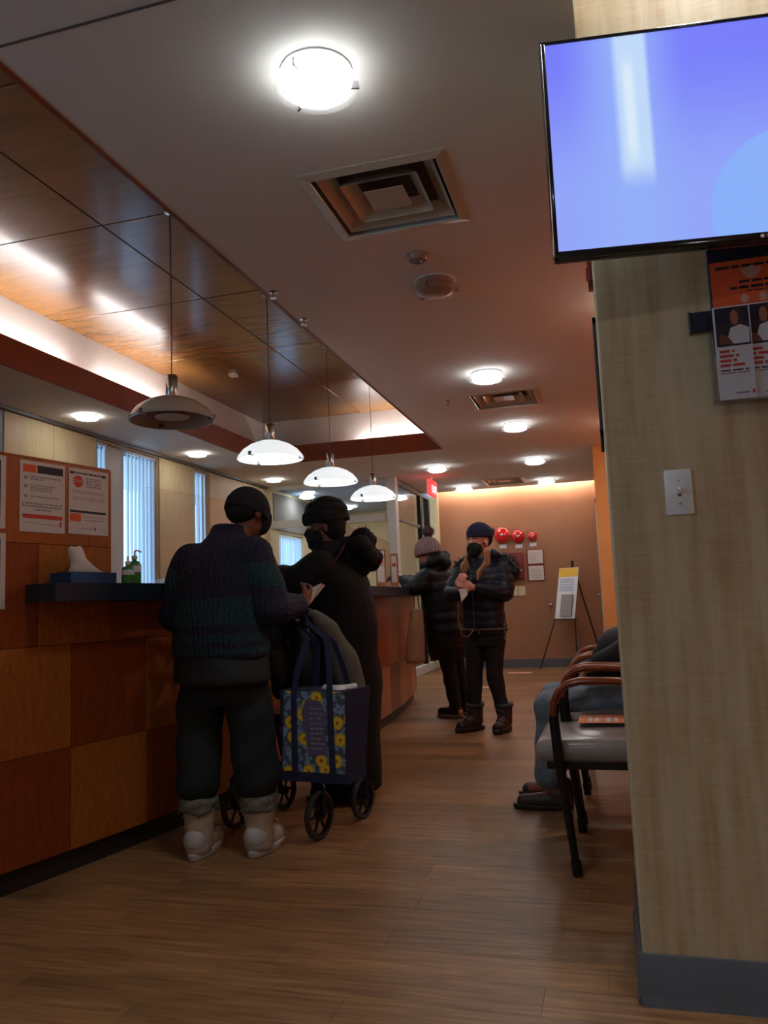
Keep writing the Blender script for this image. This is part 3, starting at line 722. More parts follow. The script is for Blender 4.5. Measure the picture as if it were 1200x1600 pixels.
def notice_b(o, bar, lines, s0, s1, z0, z1):
    bar(.03, .13, .91, .95, 'print_dark'); bar(.83, .93, .905, .945, 'print_dark'); lines(.15, .82, .93, .026, 'print_dark', 'lettering')
    c0 = A(s0+(s1-s0)*.23, .0024, z0+(z1-z0)*.80); u = (A(s0+.01, 0, 0)-A(s0, 0, 0)).normalized(); n_ = u.cross(Vector((0, 0, 1)))
    mb = MB().prism([(math.cos(PI/8+k*PI/4)*.026, math.sin(PI/8+k*PI/4)*.026) for k in range(8)], c0, u, (0, 0, 1), n_*.0006); mb.build('stop_sign', 'print_red', o)
    text_mesh('STOP', .018, c0+n_*.001, u, (0, 0, 1), 'paper', 'lettering', o, .0002)
    for v in (.86, .82, .78, .74): lines(.42, .8, v, .022, 'print_grey', 'lettering')
    for v in (.66, .63, .56, .53): lines(.1, .88, v, .012, 'print_grey', 'lettering')
    bar(.03, .93, .325, .36, 'print_dark'); bar(.03, .3, .19, .31, 'print_orange'); lines(.36, .9, .27, .012, 'print_grey', 'lettering'); lines(.36, .9, .22, .012, 'print_grey', 'lettering')
    lines(.3, .62, .09, .014, 'print_grey', 'lettering'); bar(.64, .67, .07, .12, 'print_dark')
def notice_c(o, bar, lines, s0, s1, z0, z1):
    bar(.10, .90, .14, .93, 'print_navy'); bar(.10, .90, .08, .15, 'print_orange'); lines(.2, .8, .80, .05, 'paper', 'lettering')
sheet('notice', -3.195, -2.985, 1.330, 1.608, 'white notice with orange and black header beside the stop notice', 'sheets taped to the wooden screen', notice_a)
sheet('notice', -2.966, -2.755, 1.334, 1.608, 'white notice with a red stop sign at the edge of the screen', 'sheets taped to the wooden screen', notice_b)
sheet('notice', -3.47, -3.255, 1.335, 1.612, 'white bordered dark navy poster, upper one of the pair', 'dark posters on the wooden screen', notice_c)
sheet('notice', -3.47, -3.252, 1.035, 1.318, 'white bordered dark navy poster, lower one of the pair', 'dark posters on the wooden screen', notice_c)

# tissue box, sanitiser
ZC = 1.125
o = root('tissue_box', A(-2.96, .085, ZC), 'blue tissue box with a white tissue standing out on the ledge', 'tissue box')
u = (A(-2.95)-A(-2.97)).normalized(); nn = Vector((u.y, -u.x, 0)); c0 = A(-2.96, .085, ZC)
bx = MB(); bx.obox(c0+Vector((0, 0, .022)), u*.115, nn*.058, (0, 0, .022)); bx.build('carton', 'tissue_box', o)
MB().obox(c0+Vector((0, 0, .0445)), u*.06, nn*.02, (0, 0, .0008)).build('slot', 'white_plastic', o)
tv = []; tf = []
for i in range(9):
    for j in range(7):
        a = i/8; b = j/6
        px = (-.075+.19*a)*(1-.15*b)+.012*math.sin(6*b)-.02*b; pz = .046+.14*b*math.sin(PI*(.25+.62*a))*(1-.45*a)+.012*math.sin(9*a+3*b)*b-.03*a*b
        py = .018*math.sin(5*a)*(1-b)+.03*(b-.3)*math.cos(4*a)
        tv.append(c0+u*px+nn*py+Vector((0, 0, pz)))
for i in range(8):
    for j in range(6): k = i*7+j; tf.append((k, k+7, k+8, k+1))
t_ = MB().add(tv, tf).build('tissue', 'paper', o, 60)
sd = t_.modifiers.new('thickness', 'SOLIDIFY'); sd.thickness = .001
def bottle(c0, r, h, label, body, top, pump=True):
    o = root('sanitiser_bottle', c0, label, 'bottle', 'bottles on the ledge')
    MB().lathe([(r*.95, 0), (r, .004), (r, h*.78), (r*.8, h*.88), (r*.35, h*.94), (r*.35, h)], c0, 20).build('bottle', body, o, 40)
    MB().lathe([(r*1.01, h*.48), (r*1.015, h*.49), (r*1.015, h*.72), (r*1.01, h*.73)], c0, 20, close=False).build('label_band', 'label_white', o, 40)
    c0 = Vector(c0); z = Vector((0, 0, 1))
    MB().lathe([(r*.45, h), (r*.45, h+.014), (.004, h+.016), (.004, h+.035), (.001, h+.036)], c0, 14).build('cap', top, o, 40)
    if pump: MB().tube([c0+z*(h+.034), c0+z*(h+.038)+Vector((.012, 0, 0)), c0+z*(h+.03)+Vector((.035, -.005, 0))], .004, 6).build('pump_spout', top, o, 40)
bottle(A(-2.70, .06, ZC), .027, .085, 'short clear green sanitiser bottle with a white label', 'gel_green', 'white_plastic', False)
bottle(A(-2.655, .055, ZC), .028, .11, 'green pump bottle beside the short sanitiser bottle', 'gel_green', 'ivory_plastic')

# acrylic guards hung over the desk
def guard(s0, s1, z0, z1, off, label):
    o = root('acrylic_guard', A((s0+s1)/2, off, z0), label, 'acrylic screen', 'clear acrylic screens on the counter')
    arcbox(MB(), s0, s1, off-.0025, off+.0025, z0, z1, 4).build('sheet', 'acrylic', o)
    for s_ in (s0+.08, s1-.08):
        MB().obox(A(s_, off, z0+.02), (.06, 0, 0), (0, .004, 0), (0, 0, .02)).build('foot', 'acrylic', o)
    mb = MB(); arcbox(mb, s0, s1, off-.003, off+.003, z1, z1+.002, 4); mb.build('polished_edge', 'acrylic', o)
guard(-2.3, -1.3, ZC, 1.62, -.20, 'clear acrylic screen standing beyond the poster screen')
guard(-.2, .75, ZC, 1.62, -.20, 'clear acrylic screen behind the black hooded person')
guard(1.35, 2.3, ZC, 1.62, -.20, 'clear acrylic screen in front of the woman in pompom hat')
def sign_stand(s_, off, w_, h, label, mat, extra=True):
    c0 = A(s_, off, ZC); o = root('sign_holder', c0, label, 'sign holder', 'upright sign holders on the counter')
    MB().bbox((c0.x-w_/2, c0.y-.05, ZC), (c0.x+w_/2, c0.y+.05, ZC+.014), .003).build('base', mat, o)
    MB().bbox((c0.x-w_/2, c0.y-.008, ZC+.012), (c0.x+w_/2, c0.y+.008, ZC+h), .003).build('board', mat, o)
    MB().box((c0.x-w_/2+.012, c0.y-.0098, ZC+.05), (c0.x+w_/2-.012, c0.y-.008, ZC+h-.02)).build('leaflet', 'paper', o)
    MB().box((c0.x-w_/2+.018, c0.y-.0108, ZC+h*.62), (c0.x+w_/2-.018, c0.y-.0098, ZC+h*.72)).build('print', 'print_red', o)
sign_stand(.72, -.02, .085, .33, 'tall wooden sign holder behind the black hooded person', 'holder_wood')
sign_stand(.98, .04, .07, .30, 'slim wooden sign holder with a red printed leaflet', 'holder_wood')
o = root('leaflet_stack', A(.55, .06, ZC), 'fanned pale pink leaflets lying on the ledge', 'leaflets')
for k in range(4):
    c0 = A(.55, .06, ZC+.001+k*.0015); a = .2*k
    MB().obox(c0, (math.cos(a)*.10, math.sin(a)*.10, 0), (-math.sin(a)*.07, math.cos(a)*.07, 0), (0, 0, .0006)).build('sheet', 'label_white' if k % 2 else 'floor_sticker', o)

# ================================================================== FAR WALL
def bell(x, z, r, label):
    o = root('alarm_bell', (x, 11.75, z), label, 'alarm bell', 'red alarm bells on the end wall')
    MB().lathe([(r*.5, 0), (r*.5, .02), (r, .022), (r*1.0, .03), (r*.93, .05), (r*.7, .068), (r*.3, .078), (.001, .08)], (x, 11.75, z), 32, (0, -1, 0)).build('gong', 'alarm_red', o, 50)
    MB().lathe([(.02, .076), (.02, .086), (.001, .088)], (x, 11.75, z), 12, (0, -1, 0)).build('bolt', 'steel', o, 40)
    MB().box((x-.05, 11.744, z-r-.075), (x+.05, 11.75, z-r-.02)).build('name_plate', 'label_white', o)
bell(-1.483, 1.925, .118, 'largest red alarm bell on the brown end wall')
bell(-1.25, 1.893, .095, 'middle sized red alarm bell on the brown end wall')
bell(-1.045, 1.88, .068, 'smallest red alarm bell on the brown end wall')
o = root('fire_alarm_cabinet', (-1.30, 11.75, 1.27), 'dark red fire alarm cabinet below the bells', 'alarm panel')
MB().bbox((-1.42, 11.70, 1.265), (-1.195, 11.75, 1.655), .006).build('cabinet', 'dark_red', o, 40)
MB().box((-1.26, 11.697, 1.37), (-1.225, 11.70, 1.42)).build('tag', 'label_white', o)
MB().tube([(-1.215, 11.70, 1.5), (-1.215, 11.69, 1.5), (-1.215, 11.69, 1.55)], .005).build('lock', 'steel', o, 40)
MB().box((-1.40, 11.697, 1.45), (-1.30, 11.70, 1.62)).build('window', 'clear_glass', o)
o = root('framed_notices', (-1.02, 11.75, 1.24), 'red framed pair of white notices beside the fire alarm cabinet', 'notice')
MB().bbox((-1.15, 11.735, 1.235), (-.905, 11.75, 1.69), .004).build('frame', 'dark_red', o)
for z0, z1 in ((1.485, 1.682), (1.243, 1.45)):
    q = MB().box((-1.13, 11.733, z0), (-.915, 11.735, z1)).build('sheet', 'paper', o)
    mb = MB()
    for k in range(5): mb.box((-1.11, 11.7322, z0+.03+k*.03), (-1.11+random.uniform(.08, .17), 11.733, z0+.036+k*.03))
    mb.build('lettering', 'print_grey', q)
o = root('switch_plates', (-1.30, 11.75, 1.03), 'pair of cream cover plates below the fire alarm cabinet', 'cover plate')
for x in (-1.405, -1.295): MB().bbox((x, 11.742, 1.03), (x+.10, 11.75, 1.165), .003).build('plate', 'ivory_plastic', o)
o = root('door_knob', (-.845, 11.75, .88), 'small round steel knob on the brown end wall', 'knob')
MB().lathe([(.025, 0), (.025, .006), (.01, .01), (.01, .03), (.026, .04), (.024, .055), (.001, .06)], (-.845, 11.75, .88), 18, (0, -1, 0)).build('knob', 'steel', o, 50)
for k, (x, y) in enumerate(((-1.25, 10.9), (-1.55, 9.2))):
    o = MB().bbox((x-.16, y-.11, 0.0005), (x+.16, y+.11, .0018), .0005, 1).build('floor_sticker', 'floor_sticker', None, loc=(x, y, 0))
    tag(o, ('faded pink floor sticker near the end wall', 'faded pink floor sticker behind the two women')[k], 'sticker', 'floor stickers')

# easel with board
es = root('easel', (-.6, 11.45, 0), 'thin black tripod easel in front of the brown end wall', 'easel')
ap = Vector((-.50, 11.60, 1.45)); BL = Vector((-.775, 11.42, .69)); wd_ = Vector((.79, -.61, 0)); back = Vector((.61, .79, 0))
fl_, fr_, fb_ = Vector((-1.02, 11.38, 0)), Vector((-.50, 11.02, 0)), Vector((-.16, 11.70, 0))
for nm, p in (('leg', fl_), ('leg', fr_), ('leg', fb_)): MB().tube([ap, p], .008, 8).build(nm, 'black_metal', es, 40)
MB().tube([ap-Vector((0, 0, .03)), ap+Vector((0, 0, .04))], .016, 10).build('top_clamp', 'black_metal', es, 40)
up = (back*.225+Vector((0, 0, .975))).normalized(); nrm_ = wd_.cross(up)
MB().tube([BL-wd_*.03-up*.012+nrm_*.0, BL+wd_*.38-up*.012], .008, 8).build('ledge', 'black_metal', es, 40)
bd = root('display_board', BL, 'white poster board with yellow header resting on the easel', 'poster board')
W_, H_ = .35, .715
def onb(a, b, l): return BL+wd_*a+up*b+nrm_*l
def bq(a0, a1, b0, b1, l, th, mat, nm): MB().obox(onb((a0+a1)/2, (b0+b1)/2, l), wd_*(a1-a0)/2, up*(b1-b0)/2, nrm_*th/2).build(nm, mat, bd)
bq(0, W_, 0, H_, .003, .005, 'label_white', 'board'); bq(.004, W_-.004, H_*.82, H_-.004, .0062, .0012, 'print_yellow', 'header')
for k in range(8): bq(.04, W_-random.uniform(.04, .12), H_*(.76-.032*k), H_*(.772-.032*k), .0062, .0012, 'print_blue', 'lettering')
bq(.10, .30, .03, .33, .018, .02, 'print_grey', 'leaflet_pocket'); bq(.115, .285, .08, .36, .012, .006, 'label_white', 'leaflet')

# ================================================================== PILLAR FITTINGS
o = root('light_switch', (.186, 2.16, 1.25), 'white toggle light switch on the maple pillar', 'light switch')
MB().bbox((.152, 2.154, 1.194), (.220, 2.16, 1.311), .003, 2).build('wall_plate', 'white_plastic', o, 40)
MB().bbox((.1815, 2.153, 1.241), (.1905, 2.1545, 1.264), .0006, 1).build('slot', 'grey_metal', o)
MB().obox((.186, 2.148, 1.256), (.0035, 0, 0), (0, .008, .004), (0, -.0025, .005)).build('toggle', 'white_plastic', o)
for z in (1.2825, 1.2225): MB().lathe([(.0032, 0), (.003, .0012), (.001, .0016)], (.186, 2.154, z), 12, (0, -1, 0)).build('screw', 'steel', o, 40)
# television
tvl = Vector((-.078, 1.915, 1.815)); ta = math.radians(8.0); tu = Vector((math.cos(ta), math.sin(ta), 0)); tn = Vector((math.sin(ta), -math.cos(ta), 0))
tvr = root('television', tvl, 'large black flat television showing a blue picture above the light switch', 'television')
TW, TH = .985, .572
def tq(a0, a1, b0, b1, d0, d1, mat, nm, bev=.004):
    mb = MB().bbox((a0, -d1, b0), (a1, -d0, b1), bev, 2); mb.v = [tuple(tvl+tu*x+Vector((-tu.y, tu.x, 0))*y+Vector((0, 0, z))) for x, y, z in mb.v]
    return mb.build(nm, mat, tvr, 40)
tq(0, TW, 0, TH, -.035, -.001, 'gloss_black', 'rear_shell', .01)
for nm, a in (('bezel', (0, TW, 0, .020)), ('bezel', (0, TW, TH-.009, TH)), ('bezel', (0, .013, 0, TH)), ('bezel', (TW-.013, TW, 0, TH))):
    tq(*a, -.004, .006, 'gloss_black', nm, .003)
tq(0.001, .004, .006, TH-.006, -.02, .008, 'steel', 'edge_trim', .001)
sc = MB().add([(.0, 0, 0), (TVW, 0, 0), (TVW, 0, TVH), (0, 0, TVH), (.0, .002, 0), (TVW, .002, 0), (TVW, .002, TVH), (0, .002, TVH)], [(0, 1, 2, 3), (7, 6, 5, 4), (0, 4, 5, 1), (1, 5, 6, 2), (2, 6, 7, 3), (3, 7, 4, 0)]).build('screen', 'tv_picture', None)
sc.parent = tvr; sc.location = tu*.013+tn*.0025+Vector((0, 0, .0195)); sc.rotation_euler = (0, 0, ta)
text_mesh('LG', .012, tvl+tu*.50+tn*.0075+Vector((0, 0, .0095)), tu, (0, 0, 1), 'label_white', 'lettering', tvr, .0003)
cl = tvl+tu*.484+tn*.0068+Vector((0, 0, .0095)); MB().lathe([(.0048, 0), (.0046, .0006), (.001, .0008)], cl, 20, tn).build('emblem', 'label_white', tvr)
mbk = MB(); mbk.box((.33, 2.02, 2.0), (.55, 2.159, 2.2)); mbk.build('wall_bracket', 'black_plastic', tvr)
# black board, poster, holder
o = root('sign_board', (.45, 2.16, 1.69), 'black sign board below the television', 'sign board')
MB().bbox((.300, 2.150, 1.60), (.600, 2.16, 1.93), .002, 1).build('board', 'print_navy', o)
o = root('poster', (.45, 2.15, 1.66), 'orange mask reminder poster on the black board', 'poster')
MB().box((.305, 2.1485, 1.58), (.585, 2.1498, 1.842)).build('sheet', 'print_orange', o)
def words(x0, x1, z, h, mat, y, nm, par):
    mb = MB(); x = x0
    while x < x1-.004:
        w_ = min(random.uniform(.012, .035), x1-x); mb.box((x, y-.0004, z-h/2), (x+w_, y, z+h/2)); x += w_+.005
    return mb.build(nm, mat, par)
words(.318, .56, 1.825, .007, 'print_navy', 2.1485, 'lettering', o); words(.372, .53, 1.783, .006, 'print_navy', 2.1485, 'lettering', o)
words(.350, .55, 1.768, .007, 'print_navy', 2.1485, 'lettering', o); words(.385, .52, 1.757, .003, 'print_navy', 2.1485, 'lettering', o)
mk = [(-.026, .012), (-.012, .013), (0, .018), (.012, .013), (.026, .012), (.02, -.002), (.01, -.014), (0, -.017), (-.01, -.014), (-.02, -.002)]
MB().prism(mk, (.402, 2.1485, 1.806), (1, 0, 0), (0, 0, 1), (0, -.0004, 0)).build('mask_symbol', 'floor_sticker', o)
for x in (.382, .425, .468):
    MB().prism([(math.cos(t)*.010, math.sin(t)*.012) for t in np.linspace(0, 2*PI, 14)[:-1]], (x, 2.1485, 1.738), (1, 0, 0), (0, 0, 1), (0, -.0004, 0)).build('head_symbol', 'floor_sticker', o)
o = root('wall_rail', (.4, 2.16, 1.69), 'short black rail holding the leaflet rack on the pillar', 'rail')
MB().bbox((.245, 2.142, 1.662), (.60, 2.1475, 1.716), .002, 1).build('rail', 'print_navy', o)
MB().bbox((.243, 2.138, 1.660), (.249, 2.16, 1.718), .002, 1).build('end_cap', 'black_plastic', o)
hd = root('leaflet_rack', (.44, 2.14, 1.463), 'clear acrylic leaflet rack on the pillar', 'leaflet rack')
for a, b in (((.283, 2.090, 1.463), (.62, 2.093, 1.66)), ((.283, 2.138, 1.463), (.62, 2.141, 1.70)), ((.283, 2.09, 1.463), (.62, 2.141, 1.466)), ((.283, 2.09, 1.463), (.286, 2.141, 1.68))):
    MB().box(a, b).build('acrylic_panel', 'acrylic', hd)
def card(x0, x1, z0, z1, y, label):
    o = root('leaflet', ((x0+x1)/2, y, z0), label, 'leaflet', 'leaflets in the rack')
    MB().box((x0, y, z0), (x1, y+.006, z1)).build('paper', 'label_white', o)
    zp = z0+(z1-z0)*.57; L = lambda nm, poly, mat, l: MB().prism(poly, (0, y, 0), (1, 0, 0), (0, 0, 1), (0, -.0003*l, 0)).build(nm, mat, o)
    W = x1-x0; hh = z1-zp
    L('photograph', [(x0+.004, zp), (x1-.003, zp), (x1-.003, z1-.003), (x0+.004, z1-.003)], 'print_navy', 1)
    el = lambda cx, cz, rx, rz: [(x0+W*cx+math.cos(t)*rx*W, zp+hh*cz+math.sin(t)*rz*hh) for t in np.linspace(0, 2*PI, 18)[:-1]]
    L('photo_shirt', [(x0+W*.30, zp+hh*.05), (x0+W*.93, zp+hh*.05), (x0+W*.95, zp+hh*.42), (x0+W*.72, zp+hh*.52), (x0+W*.45, zp+hh*.45)], 'label_white', 2)
    L('photo_hair', el(.68, .73, .17, .22), 'boot_brown', 2); L('photo_face', el(.57, .70, .11, .19), 'skin_tan', 3)
    L('photo_arm', [(x0+W*.12, zp+hh*.05), (x0+W*.5, zp+hh*.04), (x0+W*.40, zp+hh*.2), (x0+W*.2, zp+hh*.32), (x0+W*.12, zp+hh*.25)], 'skin_brown', 3)
    for k in range(4): words(x0+.008, x0+W*(.5, .62, .55, .8)[k], zp-.013-.012*k, .007, 'print_red', y, 'lettering', o)
    words(x0+.008, x0+W*.85, zp-.062, .004, 'print_dark', y, 'lettering', o); words(x0+.008, x0+W*.85, zp-.069, .003, 'print_grey', y, 'lettering', o)
    words(x0+W*.45, x0+W*.86, z0+.016, .004, 'print_grey', y, 'lettering', o)
    MB().prism([(-.002, -.006), (.003, -.006), (.003, .002), (.0, .006), (-.003, .003)], (x0+W*.92, y, z0+.018), (1, 0, 0), (0, 0, 1), (0, -.0004, 0)).build('emblem', 'print_red', o)
card(.296, .382, 1.468, 1.708, 2.105, 'white leaflet with a portrait photo at the front of the rack')
card(.365, .452, 1.468, 1.712, 2.116, 'white portrait leaflet half behind the front one')
card(.452, .54, 1.468, 1.70, 2.124, 'white portrait leaflet at the far side of the rack')
# items on the hidden side of the pillar, seen edge on
o = root('alarm_strobe', (.012, 2.35, 1.94), 'small red alarm strobe on the side of the pillar', 'alarm')
MB().bbox((-.002, 2.30, 1.905), (.012, 2.40, 1.99), .004).build('housing', 'dark_red', o, 40); MB().bbox((-.006, 2.32, 1.93), (-.001, 2.38, 1.95), .002).build('lens', 'alarm_red', o, 40)
o = root('picture_frame', (.012, 2.5, 1.5), 'dark framed sign on the side of the pillar', 'frame')
for a, b in (((.002, 2.38, 1.46), (.012, 2.66, 1.48)), ((.002, 2.38, 1.80), (.012, 2.66, 1.82)), ((.002, 2.38, 1.46), (.012, 2.40, 1.82)), ((.002, 2.64, 1.46), (.012, 2.66, 1.82))):
    MB().bbox(a, b, .002, 1).build('frame_side', 'print_dark', o)
MB().box((.006, 2.4, 1.48), (.012, 2.64, 1.80)).build('print', 'label_white', o)

# ================================================================== CHAIRS  (front faces -x)
def make_chair(loc, label):
    o = root('waiting_chair', loc, label, 'chair', 'waiting chairs in the alcove')
    # local: x from front (-) to back (+); centre between arms at y=0
    mb = MB().bbox((-.285, -.245, .385), (.28, .245, .475), .035, 4)
    mb.v = [(x, y, z+.014*(1-(y/.25)**2)*(z > .43)-(.02 if x < -.2 and z > .43 else 0)*((-.2-x)/.09)) for x, y, z in mb.v]
    mb.build('seat', 'vinyl_grey', o, 60, world=False)
    MB().box((-.24, -.22, .36), (.27, .22, .386)).build('seat_pan', 'black_plastic', o, world=False)
    mb = MB().bbox((.0, -.235, -.20), (.05, .235, .20), .022, 3); a = math.radians(12)
    mb.v = [(.34+x*math.cos(a)+z*math.sin(a), y, .70+z*math.cos(a)-x*math.sin(a)) for x, y, z in mb.v]
    mb.build('backrest', 'vinyl_grey', o, 60, world=False)
    for s in (-1, 1):
        y = s*.275
        front = [(-.150, y, 0), (-.170, y, .20), (-.192, y, .42), (-.200, y, .55), (-.192, y, .61)]
        MB().tube(front, [.013, .016, .019, .018, .016], 10).build('front_leg', 'black_metal', o, 40, world=False)
        MB().tube([(-.149, y, 0), (-.155, y, .055)], .019, 10).build('rubber_foot', 'black_plastic', o, 40, world=False)
        MB().tube([(.40, y, 0), (.36, y, .3), (.35, y, .62), (.40, y, .90)], .015, 10).build('rear_leg', 'black_metal', o, 40, world=False)
        pts = [(-.200, y, .565), (-.196, y, .61), (-.178, y, .65), (-.145, y, .676), (-.10, y, .687), (0, y, .686), (.18, y, .675), (.36, y, .66)]
        mb = MB(); vs = []; fs = []
        for i, p in enumerate(pts):
            p = Vector(p); t = (Vector(pts[min(i+1, 7)])-Vector(pts[max(i-1, 0)])).normalized(); nr = Vector((-t.z, 0, t.x))
            for a_ in range(10):
                q = 2*PI*a_/10; vs.append(p+nr*math.sin(q)*.015+Vector((0, 1, 0))*math.cos(q)*.025)
        for i in range(7):
            for k in range(10): fs.append((i*10+k, i*10+(k+1) % 10, i*10+10+(k+1) % 10, i*10+10+k))
        fs += [tuple(range(9, -1, -1)), tuple(70+k for k in range(10))]
        mb.add(vs, fs).build('armrest', 'arm_wood', o, 50, world=False)
    for x in (-.18, .355): MB().tube([(x, -.275, .37), (x, .275, .37)], .012, 8).build('cross_rail', 'black_metal', o, 40, world=False)
    return o
ch = make_chair((-.035, 3.325, 0), 'grey vinyl waiting chair with an orange flyer on its seat')
c2 = copy_tree(ch); c2.location = (-.035, 4.00, 0); c2['label'] = 'grey vinyl waiting chair with the man in jeans sitting on it'
c3 = copy_tree(ch); c3.location = (-.035, 4.68, 0); c3['label'] = 'grey vinyl waiting chair beyond the man in jeans'
o = root('flyer', (0, 3.45, .4895), 'orange flyer with white lettering lying on the empty chair', 'flyer')
MB().box((-.165, 3.36, .4895), (.11, 3.56, .4907)).build('sheet', 'flyer_orange', o)
for x, w_ in ((-.125, .014), (-.10, .016), (-.055, .018), (-.025, .018), (.03, .022), (.066, .01)):
    MB().box((x, 3.385, .4907), (x+w_, 3.50, .491)).build('lettering', 'label_white', o)

# ================================================================== PEOPLE
def V(*a): return Vector(a)
def cap(p0, r0, p1, r1, n=12, m=4):
    """closed tapered capsule"""
    p0, p1 = Vector(p0), Vector(p1); t = (p1-p0)
    if t.length < 1e-6: t = Vector((0, 0, 1e-3))
    t.normalize(); u = t.orthogonal().normalized(); w_ = t.cross(u); rings = []
    for k in range(m): a = -PI/2+PI/2*(k+.35)/m; rings.append((p0+t*math.sin(a)*r0, math.cos(a)*r0))
    rings.append((p0, r0)); rings.append((p1, r1))
    for k in range(m-1, -1, -1): a = PI/2-PI/2*(k+.35)/m; rings.append((p1+t*math.sin(a)*r1, math.cos(a)*r1))
    rings = rings[:m+2]+sorted(rings[m+2:], key=lambda q: (q[0]-p1).dot(t))
    vs = []; fs = []
    for c_, r in rings:
        for k in range(n): a = 2*PI*k/n; vs.append(c_+(u*math.cos(a)+w_*math.sin(a))*r)
    for i in range(len(rings)-1):
        for k in range(n): fs.append((i*n+k, i*n+(k+1) % n, (i+1)*n+(k+1) % n, (i+1)*n+k))
    fs += [tuple(range(n-1, -1, -1)), tuple((len(rings)-1)*n+k for k in range(n))]
    return vs, fs
def frame(f, u):
    f = Vector(f).normalized(); u = Vector(u); r = f.cross(u).normalized(); u = r.cross(f).normalized(); return r, f, u
def ell(c_, rad, fr_=None, n=16, m=10):
    r, f, u = fr_ or (V(1, 0, 0), V(0, 1, 0), V(0, 0, 1)); c_ = Vector(c_); vs = []; fs = []
    for i in range(1, m):
        a = PI*i/m
        for k in range(n):
            b = 2*PI*k/n; vs.append(c_+r*rad[0]*math.sin(a)*math.cos(b)+f*rad[1]*math.sin(a)*math.sin(b)-u*rad[2]*math.cos(a))
    for i in range(m-2):
        for k in range(n): fs.append((i*n+k, i*n+(k+1) % n, (i+1)*n+(k+1) % n, (i+1)*n+k))
    fs += [tuple(range(n-1, -1, -1)), tuple((m-2)*n+k for k in range(n))]
    return vs, fs
def rings(rs, fr_=None, n=24):
    """loft of ellipses: (center, a, b); a along right, b along forward"""
    r, f, u = fr_ or (V(1, 0, 0), V(0, 1, 0), V(0, 0, 1)); vs = []; fs = []
    for c_, a, b in rs:
        c_ = Vector(c_)
        for k in range(n): q = 2*PI*k/n; vs.append(c_+r*a*math.cos(q)+f*b*math.sin(q))
    for i in range(len(rs)-1):
        for k in range(n): fs.append((i*n+k, i*n+(k+1) % n, (i+1)*n+(k+1) % n, (i+1)*n+k))
    fs += [tuple(range(n-1, -1, -1)), tuple((len(rs)-1)*n+k for k in range(n))]
    return vs, fs
def limb(pts, rad):
    out = []
    for i in range(len(pts)-1): out.append(cap(pts[i], rad[i], pts[i+1], rad[i+1]))
    return out
def blob(name, parts, mat, parent, vox=.008, smooth=6, disp=None):
    me = bpy.data.meshes.new('tmp'); vs = []; fs = []
    for v_, f_ in parts:
        k = len(vs); vs += [tuple(p) for p in v_]; fs += [tuple(i+k for i in q) for q in f_]
    me.from_pydata(vs, [], fs)
    bm = bmesh.new(); bm.from_mesh(me); bmesh.ops.recalc_face_normals(bm, faces=bm.faces); bm.to_mesh(me); bm.free()
    ob = bpy.data.objects.new('tmp', me); COL.objects.link(ob)
    rm = ob.modifiers.new('r', 'REMESH'); rm.mode = 'VOXEL'; rm.voxel_size = vox
    if smooth: sm = ob.modifiers.new('s', 'SMOOTH'); sm.factor = .5; sm.iterations = smooth
    out = bpy.data.meshes.new_from_object(ob.evaluated_get(bpy.context.evaluated_depsgraph_get()))
    bpy.data.objects.remove(ob); bpy.data.meshes.remove(me)
    n = len(out.vertices); co = np.zeros(n*3); out.vertices.foreach_get('co', co); co = co.reshape(-1, 3)
    if disp is not None:
        nr = np.zeros(n*3); out.vertex_normals.foreach_get('vector', nr); nr = nr.reshape(-1, 3)
        co = co+nr*disp(co)[:, None]
    off = np.array(wloc(parent)); out.vertices.foreach_set('co', (co-off).ravel()); out.update()
    out.shade_smooth(); out.name = name; out.materials.clear(); out.materials.append(M[mat])
    o = bpy.data.objects.new(name, out); COL.objects.link(o); o.parent = parent
    return o
def wrinkle(amp=.004, f=1., seed=0):
    rg = np.random.RandomState(seed); ks = rg.normal(size=(7, 3))*np.array([14, 14, 22])*f; ph = rg.rand(7)*6.3
    return lambda p: amp*sum(np.sin(p@k+h) for k, h in zip(ks, ph))/2.6
def quilt(pitch=.075, amp=.008, seed=1, z0=0.):
    wk = wrinkle(.003, 1.4, seed)
    return lambda p: amp*(np.abs(np.sin(PI*(p[:, 2]-z0+.006*np.sin(p[:, 0]*22+p[:, 1]*17))/pitch))**.6-.6)+wk(p)
def fur(name, pts, count, length, mat, parent, spread=.02, down=.0, wdt=.004):
    """tufts: thin blades round a list of (centre, radius)"""
    rg = random.Random(len(pts)*13+count); mb = MB()
    for k in range(count):
        c_, r = pts[rg.randrange(len(pts))]; c_ = Vector(c_)
        d_ = Vector((rg.gauss(0, 1), rg.gauss(0, 1), rg.gauss(0, 1))).normalized()
        b = c_+d_*r*.85; t = d_.orthogonal().normalized(); l = length*rg.uniform(.6, 1.3)
        tip = b+d_*l+Vector((rg.gauss(0, spread), rg.gauss(0, spread), rg.gauss(0, spread)-down))*.5; q = d_.cross(t)
        mb.add([b+t*wdt, b-t*wdt*.5+q*wdt*.8, b-t*wdt*.5-q*wdt*.8, tip], [(0, 1, 3), (1, 2, 3), (2, 0, 3), (2, 1, 0)])
    o = mb.build(name, mat, parent); o['kind'] = 'stuff'; return o
